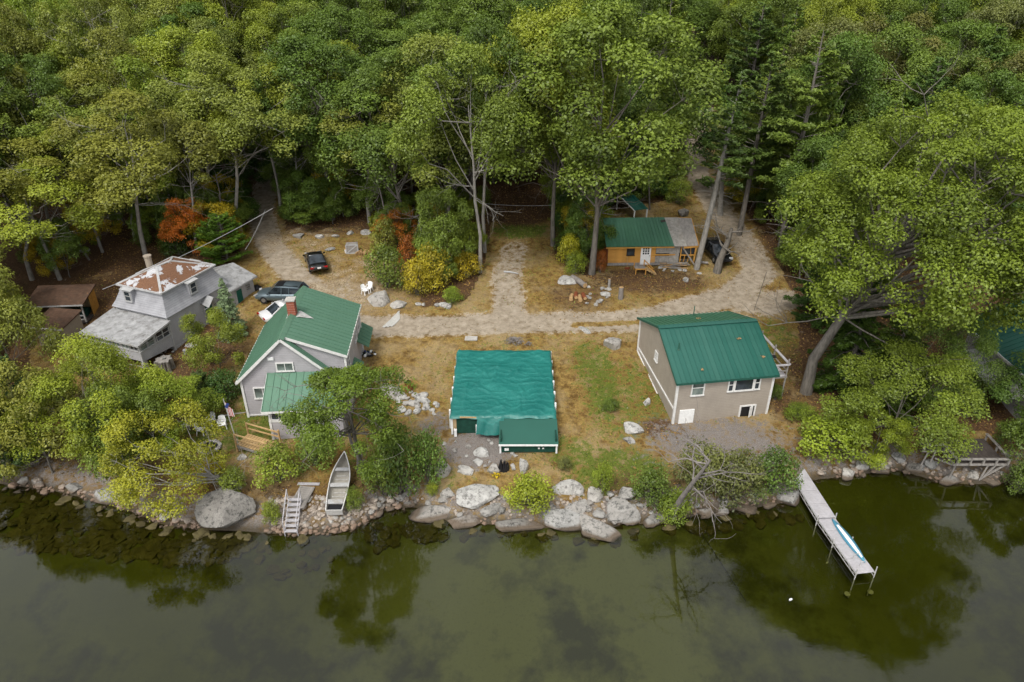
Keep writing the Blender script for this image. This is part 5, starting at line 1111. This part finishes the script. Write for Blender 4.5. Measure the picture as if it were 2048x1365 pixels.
# fire pit
P=at(419,897); t=thing('fire_pit','round stone ring fire pit on the lawn by the white chairs','fire pit',tuple(P))
for k in range(14): a=k/14*6.283; o=link('stone',SM[7 if k%3 else 1],t,(math.cos(a)*.72,math.sin(a)*.72,.12),(0,0,a)); o.scale=(.16,.2,.17)
MB().cyl((0,0,.0),.62,.05,16).obj('ash',M['black'],t); MB().bar((-.3,-.1,.1),(.3,.15,.14),.08).bar((-.1,.3,.1),(.15,-.3,.18),.07).obj('charred_log',M['deadwood'],t)
# stump
P=at(332,738); t=thing('tree_stump','big ridged tree stump with a pale cut top in front of the mansard house','stump',tuple(P))
rg=np.random.default_rng(8); n=40; rr=[.66+.07*math.sin(k*1.1)+.05*math.sin(k*2.7)+.03*rg.normal() for k in range(n)]; rows=[[(math.cos(k/n*6.283)*rr[k%n]*f,math.sin(k/n*6.283)*rr[k%n]*f,z) for k in range(n+1)] for z,f in ((-.2,1.3),(.15,1.1),(.95,1.0))]
loft(MB(),rows,False).obj('bark',M['bark'],t); MB().add([(math.cos(k/n*6.283)*rr[k]*.97,math.sin(k/n*6.283)*rr[k]*.97,.93) for k in range(n)],[tuple(range(n))]).obj('cut_face',M['oldwood'],t); o=link('stone',SM[0],t,(0,.05,1.0)); o.scale=(.2,.2,.1)
P=at(386,703); t=thing('side_table','small low table with yellow legs and clutter on top beside the mansard house','table',tuple(P),-.3); MB().box((0,0,.55),(1.0,.6,.06)).obj('tabletop',M['oldwood'],t)
for x in (-.42,.42):
    for y in (-.24,.24): MB().box((x,y,.27),(.06,.06,.54)).obj('leg',M['logwood'],t)
for k in range(7): MB().box((rnd.uniform(-.4,.4),rnd.uniform(-.2,.2),.63),(.16,.13,.1),(0,0,rnd.random())).obj('odds_and_ends',M['dullwhite' if k%2 else 'concrete'],t)
P=at(372,708); t=thing('bucket','small pale bucket on the dirt beside the side table','bucket',tuple(P)); MB().cyl((0,0,0),.17,.4,12,.2).obj('pail',M['grey'],t); MB().cyl((0,0,.36),.17,.02,12).obj('contents',M['dullwhite'],t)
# other yard things
P=at(818,782); t=thing('rusty_barrel','rust brown open barrel against the white boulder on the lawn','barrel',tuple(P)); MB().cyl((0,0,0),.3,.85,14).obj('drum',M['redbrown'],t); MB().cyl((0,0,.84),.26,.02,14).obj('inside',M['black'],t)
for z in (.28,.56): MB().cyl((0,0,z),.315,.03,14).obj('hoop',M['redbrown'],t)
P=at(706,768); t=thing('white_tank','rounded white tank with a dark cap beside the cottage wall','tank',tuple(P)); MB().tube([(0,0,.1),(0,0,.3),(0,0,.95),(0,0,1.15)],[.42,.5,.48,.3],14).obj('shell',M['plastic'],t,True); MB().tube([(0,.05,1.15),(0,.05,1.28)],[.3,.2],12).obj('cap',M['black'],t)
P=at(731,712); t=thing('clutter_heap','small heap of blue, white and dark odds and ends beside the cottage','junk pile',tuple(P))
for k in range(34): 
    a=rnd.random()*6.28; r=rnd.uniform(0,.85); MB().box((math.cos(a)*r*1.2,math.sin(a)*r*.6,.12+.15*rnd.random()),(rnd.uniform(.1,.4),rnd.uniform(.05,.2),rnd.uniform(.05,.25)),(rnd.random(),rnd.random(),rnd.random()*3)).obj('scrap',M[rnd.choice(['flagblue','plastic','black','grey','black','dullwhite','darkgreen'])],t)
def brush(name,label,px,py,r,n,mat='deadwood'):
    P=at(px,py); t=thing(name,label,'brush pile',tuple(P)); b=MB(); rg=np.random.default_rng(int(px))
    for k in range(n):
        a=rg.random()*6.28; q=rg.uniform(0,r); z=.35*(1-q/r)+.05; d=rg.random()*3.14; l=rg.uniform(.3,.8)*r; c=Vector((math.cos(a)*q,math.sin(a)*q*.8,z)); dv=Vector((math.cos(d),math.sin(d),rg.uniform(-.3,.3)))*l*.5; b.tube([c-dv,c+dv],[.025,.012],4,False)
    o=b.obj('twigs',M[mat],t); o['kind']='stuff'
brush('brush_pile','round pile of grey twigs on the grass behind the tarp cabin',1028,684,.85,130); brush('brush_pile','small brown scrap of brush right of the round twig pile',1058,692,.4,40)
P=at(942,678); t=thing('stone_slab','flat square concrete slab in the grass at the road edge','slab',tuple(P),.02,me=MB().prism([(-.55,-.35),(.55,-.38),(.57,.3),(-.5,.33)],0,.1,'z').mesh('slab',M['concrete']))
P=at(1022,547); t=thing('white_timber','weathered white timber lying across the sandy driveway','timber',tuple(P),-.3,me=MB().tube([(-.75,0,.08),(-.1,.03,.12),(.75,0,.07)],[.1,.09,.05],7).mesh('timber',M['dullwhite']))
P=at(1009,892); 
P=at(1008,938); t=thing('charred_stump','black charred stump with yellow flowers beside it above the big pale boulder','stump',tuple(P)); b=MB()
rg=np.random.default_rng(4)
for k in range(12): a=k*.52; b.tube([(math.cos(a)*.3,math.sin(a)*.25,-.1),(math.cos(a)*.24+rg.normal()*.05,math.sin(a)*.2,.4+.5*rg.random())],[.14,.03],5)
b.obj('charred_wood',M['black'],t)
fm,fc=bush(611,.4,.3,.1,600,8); fm.materials.append(M['bark']); t=thing('yellow_flowers','patch of yellow flowers just left of the charred stump','flowers',tuple(at(992,955))); link('stem',fm,t); o=link('blossom',fc,t); o.color=(.6,.42,.01,1)
def logp(name,label,px,py,L_,r,rz,tilt=0,mat='deadwood',upright=False,cat='log'):
    P=at(px,py); t=thing(name,label,cat,(P.x,P.y,P.z+(0 if upright else r*.85)),rz)
    if upright: MB().tube([(0,0,-.05),(0,0,L_)],[r*1.05,r*.95],12).obj('bark',M[mat],t); MB().cyl((0,0,L_),r*.85,.02,12).obj('cut_face',M['chip'],t)
    else: MB().tube([(-L_/2,0,0),(0,.04,.02),(L_/2,0,0)],[r,r*.95,r*.9],10).obj('bark',M[mat],t); [MB().tube([(s*L_/2,0,0),(s*(L_/2+.02),0,0)],r*.82,10).obj('cut_face',M['chip'],t) for s in (-1,1)]
    return t
logp('log','fat grey log lying end on below the yellow bush right of the driveway',1157,568,2.2,.3,-1.05)
for k,(a,b_,lb) in enumerate([(1143,598,'leftmost'),(1152,594,'second'),(1160,600,'third'),(1168,596,'rightmost')]): logp('firewood_log',lb+' rotting log section in the row below the fat grey log',a,b_,1.0,.2,1.4+.1*k,mat='redbrown' if k%2 else 'chip')
logp('log','short upright log standing at the left edge of the cabin yard',1241,598,1.2,.24,0,upright=True)
logp('log','leaning pale root stub in the rubble left of the cabin yard',1218,575,.9,.13,.5,upright=True,mat='oldwood')
logp('log','thin grey pole lying in the dirt under the mansard porch',290,738,4.2,.06,-.38,mat='oldwood'); logp('log','second thin pole lying just below the porch pole',268,742,3.4,.05,-.33,mat='oldwood')
logp('log','low pale log beside the parked black car',1405,528,1.1,.14,-.1,mat='oldwood')
logp('log','long curved branch on the ground below the firewood and crate',735,512,3.2,.07,-.45,mat='deadwood')
logp('log','pale driftwood log on the grass left of the flagpole',470,830,2.4,.06,.25,mat='oldwood')
P=at(705,508); t=thing('lattice_crate','grey wooden crate with a crossed front at the top of the lot','crate',tuple(P),.15)
MB().box((0,.45,.5),(1.2,.9,.9)).obj('box',M['oldwood'],t)
for a,c_ in (((-.6,-.02,.05),(-.6,-.02,1.0)),((.6,-.02,.05),(.6,-.02,1.0)),((-.6,-.02,.98),(.6,-.02,.98)),((-.6,-.02,.07),(.6,-.02,.07)),((-.6,-.03,.07),(.6,-.03,.98))): MB().bar(a,c_,.05,.1).obj('slat',M['dullwhite'],t)
P=at(693,506); t=thing('white_pail','white bucket with a yellow top left of the grey crate','bucket',tuple(P)); MB().cyl((0,0,0),.16,.42,12,.18).obj('pail',M['plastic'],t); MB().cyl((0,0,.42),.18,.03,12).obj('lid',M['logwood'],t)
t=thing('woodpile','low pile of split firewood right of the grey crate','firewood',tuple(at(733,512)),-.15); lm=MB().tube([(0,-.25,0),(0,.25,0)],.075,6).mesh('split_log',M['chip'])
for k in range(42): link('split_log',lm,t,(-1.0+(k%14)*.16+.06*rnd.random(),rnd.uniform(-.1,.5),.08+(k//14)*.13),(0,0,rnd.uniform(-.4,.4)))
P=at(1347,537); t=thing('lumber_pile','untidy pile of weathered boards under the open end of the cabin','lumber',tuple(P),.1)
for k in range(16): MB().box((rnd.uniform(-.7,.7),rnd.uniform(-.3,.3),.06+k*.035),(rnd.uniform(1.2,2.4),.14,.04),(0,rnd.uniform(-.05,.05),rnd.uniform(-.35,.35))).obj('board',M[rnd.choice(['oldwood','osb','chip'])],t)
P=at(1254,539); t=thing('snow_shovel','shovel with a red blade leaning on the log cabin wall','shovel',(P.x,P.y,P.z)); MB().tube([(0,0,.1),(0,.35,1.25)],.025,6).obj('shaft',M['newwood'],t); MB().box((0,-.03,.12),(.5,.1,.25),(.3,0,0)).obj('blade',M['redbrown'],t)
# plastic sheet on the road
c4=[at(763,657),at(786,654),at(800,640),at(799,622)]; cc_=sum(c4,Vector())/4; vs=[]
for j in range(11):
    for i in range(11): u_,v_=i/10,j/10; p=c4[0].lerp(c4[1],u_).lerp(c4[3].lerp(c4[2],u_),v_)-cc_; p.z+=.07+.06*math.sin(i*1.9+j)*math.cos(j*1.3); vs.append(p)
thing('plastic_sheet','crumpled translucent plastic sheet lying on the dirt road','sheet',tuple(cc_),me=MB().add(vs,[(j*11+i,j*11+i+1,(j+1)*11+i+1,(j+1)*11+i) for j in range(10) for i in range(10)]).mesh('sheet',M['film'],True))
t=thing('white_slab','long pale rock slab at the grass edge just right of the plot road','slab',tuple(at(1168,660)),-.9,me=SM[1]); t.scale=(.9,.3,.2)
def wire(name,label,pts,r=.02,sag=.6,mat='black'):
    a,b_=Vector(pts[0]),Vector(pts[1]); q=[a.lerp(b_,i/12)-Vector((0,0,4*sag*(i/12)*(1-i/12))) for i in range(13)]; thing(name,label,'cable',tuple(a),me=MB().tube([p-a for p in q],r,4).mesh('cable',M[mat]))
A=at(500,548)+Vector((0,0,2.6)); wire('overhead_cable','pale cable from the mansard house rear wing up into the young pine',(A,at(545,500)+Vector((0,0,4.5))),.025,.2,'grey')
wire('overhead_cable','long pale cable crossing the woods behind the brown sheds',(Vector((-36,57,6.6)),Vector((-24,69,9.8))),.03,.4,'grey')
wire('overhead_cable','thin cable strung across the dark gap behind the grassy track',(at(968,470)+Vector((0,0,3.6)),at(1105,470)+Vector((0,0,3.4))),.02,.15,'grey')
wire('ground_cable','thin dark cable trailing over the bend of the dirt road',(at(1533,545)+Vector((0,0,.03)),at(1508,622)+Vector((0,0,.03))),.02,0)
wire('sunken_cable','dark cable running out along the lake bed from the middle shore',(at(1395,1055)+Vector((0,0,.03)),at(1490,1210)+Vector((0,0,.3))),.03,0)
P=at(1498,1212); thing('buoy','small white float on the water right of centre','buoy',(P.x*0+16.3,28.9,.0),.4,me=MB().tube([(-.12,0,.02),(-.06,0,.04),(.06,0,.04),(.12,0,.02)],[.02,.06,.06,.02],10).mesh('buoy',M['plastic'],True))

# ------------------------------------------------------------------ planted by hand: trees and shrubs of the clearing and the shore
def bushp(label,px,py,top,wp,col,kind='bush',name='shrub',cat='shrub',var=None,lean=(0,0)):
    P=at(px,py); R_=wp*.5*mpp(P); H=max(.4,zat(top,P.y)-P.z); kind='shore' if kind=='small' and R_>2.9 else kind; return plant(name,cat,label,kind,P,H,R_,col,None,var,None,lean)
for a in [
 ('round lime green bush hanging over the shore right of the big pale boulder',1060,1012,955,112,LIME),
 ('dense mid green bush on the left border of the plot',858,965,862,84,GREEN),('dense green bush just left of the plot border',800,985,855,110,GREEN),('shaggy green bush over the dark stones left of the plot',770,990,900,90,MID),
 ('large bright green bush on the path down to the dock',1652,905,838,150,LIME),('green bush sprawling left of the landward end of the dock',1545,985,905,110,GREEN),('green bush at the waterline between the dead tree and dock bush',1470,1000,905,130,DULL),('dull green bush under the dead tree limbs',1400,985,895,120,DULL),('lime green tuft dangling over the water below the dead tree',1345,1035,985,80,LIME),('dark green bush left of the dead tree at the shore',1300,1005,935,90,GREEN),('yellow green bush above the dock path',1600,835,812,70,YG),
 ('small olive bush near the right shore corner of the plot',1128,938,915,36,DULL),('low lime bush on the right border of the plot',1205,985,925,46,LIME),('low yellow weed clump above the big pale boulder',865,990,965,30,LIME),
 ('orange and gold bush at the left border of the plot',866,580,488,78,GOLD),('golden bush by the road behind the plot border',835,590,520,70,GOLD),('tall yellow green bush left of the driveway trunks',930,530,440,60,YG),('orange tinged bush below the small bare trunked tree',925,540,505,50,GOLD),('lime green bush at the left road corner of the driveway',905,605,575,44,LIME),('rust orange bush at the far left of the golden thicket',818,540,470,50,RUSTY),('bright green bush behind the golden thicket',850,520,455,70,MID),('yellow green bush lining the lot right of the firewood',775,575,490,90,MID),('olive bush beside the firewood pile',770,520,440,70,OLIVE),
 ('bright yellow bush at the right border of the plot near the driveway',1137,530,470,54,(.3,.3,.03)),('green bush under the yellow bush right of the driveway',1150,548,505,50,LIME),('rust coloured shrub at the left wall of the log cabin',1200,545,500,34,RUSTY),
 ('yellow green shrub behind the right end of the log cabin',1355,408,355,56,YG),('dark shrub against the left wall of the grey cottage',450,800,745,90,DEEP),('low shrub on the slope right of the tan house',1550,800,770,32,GREEN),('green shrub clump in the grass left of the tan house',1220,820,798,40,GREEN),
 ('low green shrub beside the cove rocks under the yellow tree',1755,905,890,50,LIME),('dark leafy shrub under the right edge building',1930,835,775,70,GREEN),('shore bush at the bottom right corner of the bank',2030,985,920,70,GREEN),
 ('yellow bush at the foot of the huge flat boulder',430,965,925,60,GOLD),('lime sprig bush growing beside the huge flat boulder',470,985,940,70,YG),('green bush right of the huge flat boulder top',560,960,895,110,YG),('small lime bush by the wooden steps on the cobbles',545,1045,1005,46,YG),('yellow green sprig bush right of the rowboat',712,1020,975,40,YG),('wide green bush above the rowboat bow',630,930,872,100,MID),
 ('lime bush behind the flat grey rock below the stump',300,800,745,120,LIME),('green bush in the left shore thicket',260,905,815,130,GREEN),('yellow bush near the far left shore',70,930,850,110,YG),
 ]: bushp(*a)
TR=[('spruce','silvery blue spruce between the mansard house and the grey cottage',466,672,556,62,(.24,.3,.24),'spruce_tree'),
 ('youngpine','round bushy young pine by the forest track behind the mansard house',456,522,432,110,(.1,.17,.03),'pine_tree'),
 ('youngpine','small soft green pine at the left lawn edge',408,805,745,62,(.09,.13,.05),'pine_tree'),
 ('small','orange leaved young tree between the mansard house and the forest',386,505,408,84,(.42,.13,.03),'young_tree'),
 ('small','dark yellow green young tree with a white stem in front of the spruce',440,745,640,84,YG,'young_tree'),
 ('small','broad lime green tree filling the left shore thicket',215,912,715,220,LIME,'small_tree'),('small','lime tree with yellow tips between the thicket and the white chairs',330,880,765,170,LIME,'small_tree'),('small','yellow green tree in front of the small pale shed',150,830,745,120,YG,'small_tree'),('small','olive gold tree in the middle of the left shore thicket',105,945,760,150,OLIVE,'small_tree'),('small','green tree at the waterside of the left thicket',265,945,800,130,MID,'small_tree'),
 ('youngpine','blue green pine at the bottom left shore',30,950,790,130,(.11,.16,.07),'pine_tree'),('youngpine','tall soft pine at the left edge above the shore pine',25,860,690,120,(.09,.14,.06),'pine_tree'),
 ('small','yellow tipped tree left of the pale shed',35,760,560,130,OLIVE,'small_tree'),('small','olive tree left of the brown roofed sheds',2,690,490,110,OLIVE,'small_tree'),
 ('hemlock','dark hemlock behind the big oak trunk',1690,770,560,190,(.05,.085,.02),'hemlock_tree'),('hemlock','second dark hemlock down the slope behind the oak',1760,820,600,180,(.055,.09,.02),'hemlock_tree'),('hemlock','dark evergreen beside the bend of the road above the oak',1640,640,480,150,(.05,.085,.025),'hemlock_tree'),
 ('small','yellow green maple over the cove between the oak and the deck',1775,890,710,220,(.15,.19,.038),'maple_tree'),('small','lime maple leaning over the cove shore',1745,915,835,90,LIME,'maple_tree'),('small','green tree beside the half hidden right edge house',2045,850,735,130,(.1,.16,.045),'small_tree'),('small','deep green tree hanging over the shore at the right edge',2040,960,830,110,GREEN,'small_tree'),
 ('small','green tree between the oak and the half hidden house',1860,815,640,150,MID,'small_tree'),
]
for kd,lb,px,py,tp,wp,co,nm in TR: bushp(lb,px,py,tp,wp,co,kd,nm,'tree')
# large individual trees with their own shape
def own(name,label,P,pair,col,mat='bark',cat='tree'):
    t=thing(name,label,cat,tuple(P)); tm,cm=pair; tm.materials.append(M[mat]); link('trunk',tm,t); c=link('crown',cm,t); c.color=(*col,1); return t
P=at(1612,785); own('oak_tree','huge oak with a leaning grey trunk and wide bright crown right of the tan house',P,broadleaf(801,21.5,8.7,.3,290,250,.2,(6.2,-.8),.16,-.58,8,.65,.4),(.15,.19,.034))
P=at(718,945); own('shore_tree','leafy tree with bare grey limbs overhanging the right side of the grey cottage',P,broadleaf(806,9.6,2.9,.36,90,520,.15,(.5,-2.2),.27,-.85,8,.6,.17),(.115,.16,.028))
o=thing('dead_branches','bare twisting dead limbs rising over the cottage porch roof','tree',tuple(P+Vector((.4,.3,0)))); dm=deadtree(5,12.3,.11,(-.9,-2.4),3,7); dm.materials.append(M['deadwood']); link('trunk',dm,o)
P=at(480,975); own('yellow_tree','white limbed tree with yellow leaves leaning left over the water',P,broadleaf(811,5.6,3.6,.1,90,330,.14,(-4.4,-.7),.22,-.9,10,.6,.15),(.27,.26,.035),'palebark')
P=at(1338,1030); o=thing('dead_tree','tall dead grey tree spreading bare limbs above the shore bushes','tree',tuple(P)); dm=deadtree(7,9.0,.17,(1.2,-2.6),3,9); dm.materials.append(M['deadwood']); link('trunk',dm,o)
P=at(1433,545); t=thing('broken_trunk','thick broken off trunk with dead twigs in front of the black car','tree',tuple(P)); dm=deadtree(9,6.2,.36,(.9,.2),2,4); dm.materials.append(M['bark']); link('trunk',dm,t)
for k,(px,py,H,lb) in enumerate([(790,470,11,'bare grey snag reaching over the sandy lot from the forest edge'),(830,500,7,'small bare snag above the golden thicket'),(1300,420,9,'bare snag behind the green shelter'),(1180,500,9,'dead limbs low on the left of the log cabin'),(180,520,9,'pale fallen limb leaning in the woods above the open shed'),(450,470,10,'bare snag behind the round young pine'),(1600,560,10,'bare snag on the right verge of the road bend')]):
    dm=deadtree(40+k,H,.09,((-1.5,1.2)[k%2],-2.),2,9); dm.materials.append(M['deadwood']); o=thing('dead_snag',lb,'tree',tuple(at(px,py)),0); link('trunk',dm,o)
# ------------------------------------------------------------------ grass tufts, weeds and fallen leaves (beyond counting)
rg=np.random.default_rng(21)
def scatter(name,label,n,size,maskf,up,col,cat,asp=.3,hgt=.1):
    x=rg.uniform(-44,44,n*3); y=rg.uniform(33,88,n*3); ix=np.clip(np.searchsorted(xs,x),0,len(xs)-1); iy=np.clip(np.searchsorted(ys,y),0,len(ys)-1)
    m=maskf(iy,ix)*(D[iy,ix]>1.2)>rg.random(n*3); x,y=x[m][:n],y[m][:n]; C_=np.stack([x,y,T(x,y)+hgt*rg.random(len(x))],1)
    N_=rg.normal(size=(len(x),3))*(.35 if not up else 1.)+np.array([0,0,1. if not up else .15]); me=leafmesh(name,C_,N_,size,rg.random(len(x)),rg,M['litterleaf'],asp,.1)
    o=link(name,me); o.color=(*col,1); o['label']=label; o['category']=cat; o['kind']='stuff'
clus=(.5+.5*np.sin(X*1.1+2*np.sin(Y*.9))*np.cos(Y*1.4+np.sin(X*.8)))
scatter('green_grass','green grass tufts growing in patches over the lawns',60000,.2,lambda j,i:np.clip(green[j,i]*1.1-.15,0,1)*(1-road[j,i])*(1-litter[j,i])*(1-gravel[j,i])*(.3+.7*clus[j,i]),True,(.11,.15,.02),'grass',.3)
scatter('dry_grass','dry straw coloured grass over the lawns',46000,.15,lambda j,i:(1-green[j,i]*.8)*(1-road[j,i])*(1-litter[j,i])*(1-gravel[j,i]),True,(.3,.2,.075),'grass',.25)
scatter('leaf_litter','fallen brown leaves on the forest floor and around the cabins',42000,.2,lambda j,i:litter[j,i],False,(.2,.115,.06),'leaf litter',.7,.04)
scatter('fallen_leaves','scattered brown leaves on the dirt road and lot',9000,.14,lambda j,i:np.maximum(road[j,i],track[j,i])*.6*clus[j,i],False,(.17,.1,.04),'leaves',.7,.03)

# labels: neighbours that still share one are told apart by size
seen={}
for o in COL.objects:
    if o.get('group') in (G1,G2,G3) and o.get('label'): seen.setdefault(o['label'],[]).append(o)
for lb,os_ in seen.items():
    if len(os_)>1:
        os_.sort(key=lambda o:topx(*o.location)[0])
        names={2:['left one','right one'],3:['leftmost','middle one','rightmost'],4:['leftmost','second','third','rightmost']}.get(len(os_),['leftmost','second','third','fourth','fifth','sixth','seventh','eighth'])
        for o,nm in zip(os_,names): o['label']=(nm+', '+lb) if len((nm+' '+lb).split())<=16 else (nm+', '+' '.join(lb.replace(' forest rows',' rows').replace('broadleaf ','').replace('under the ','at ').split()[:14]))
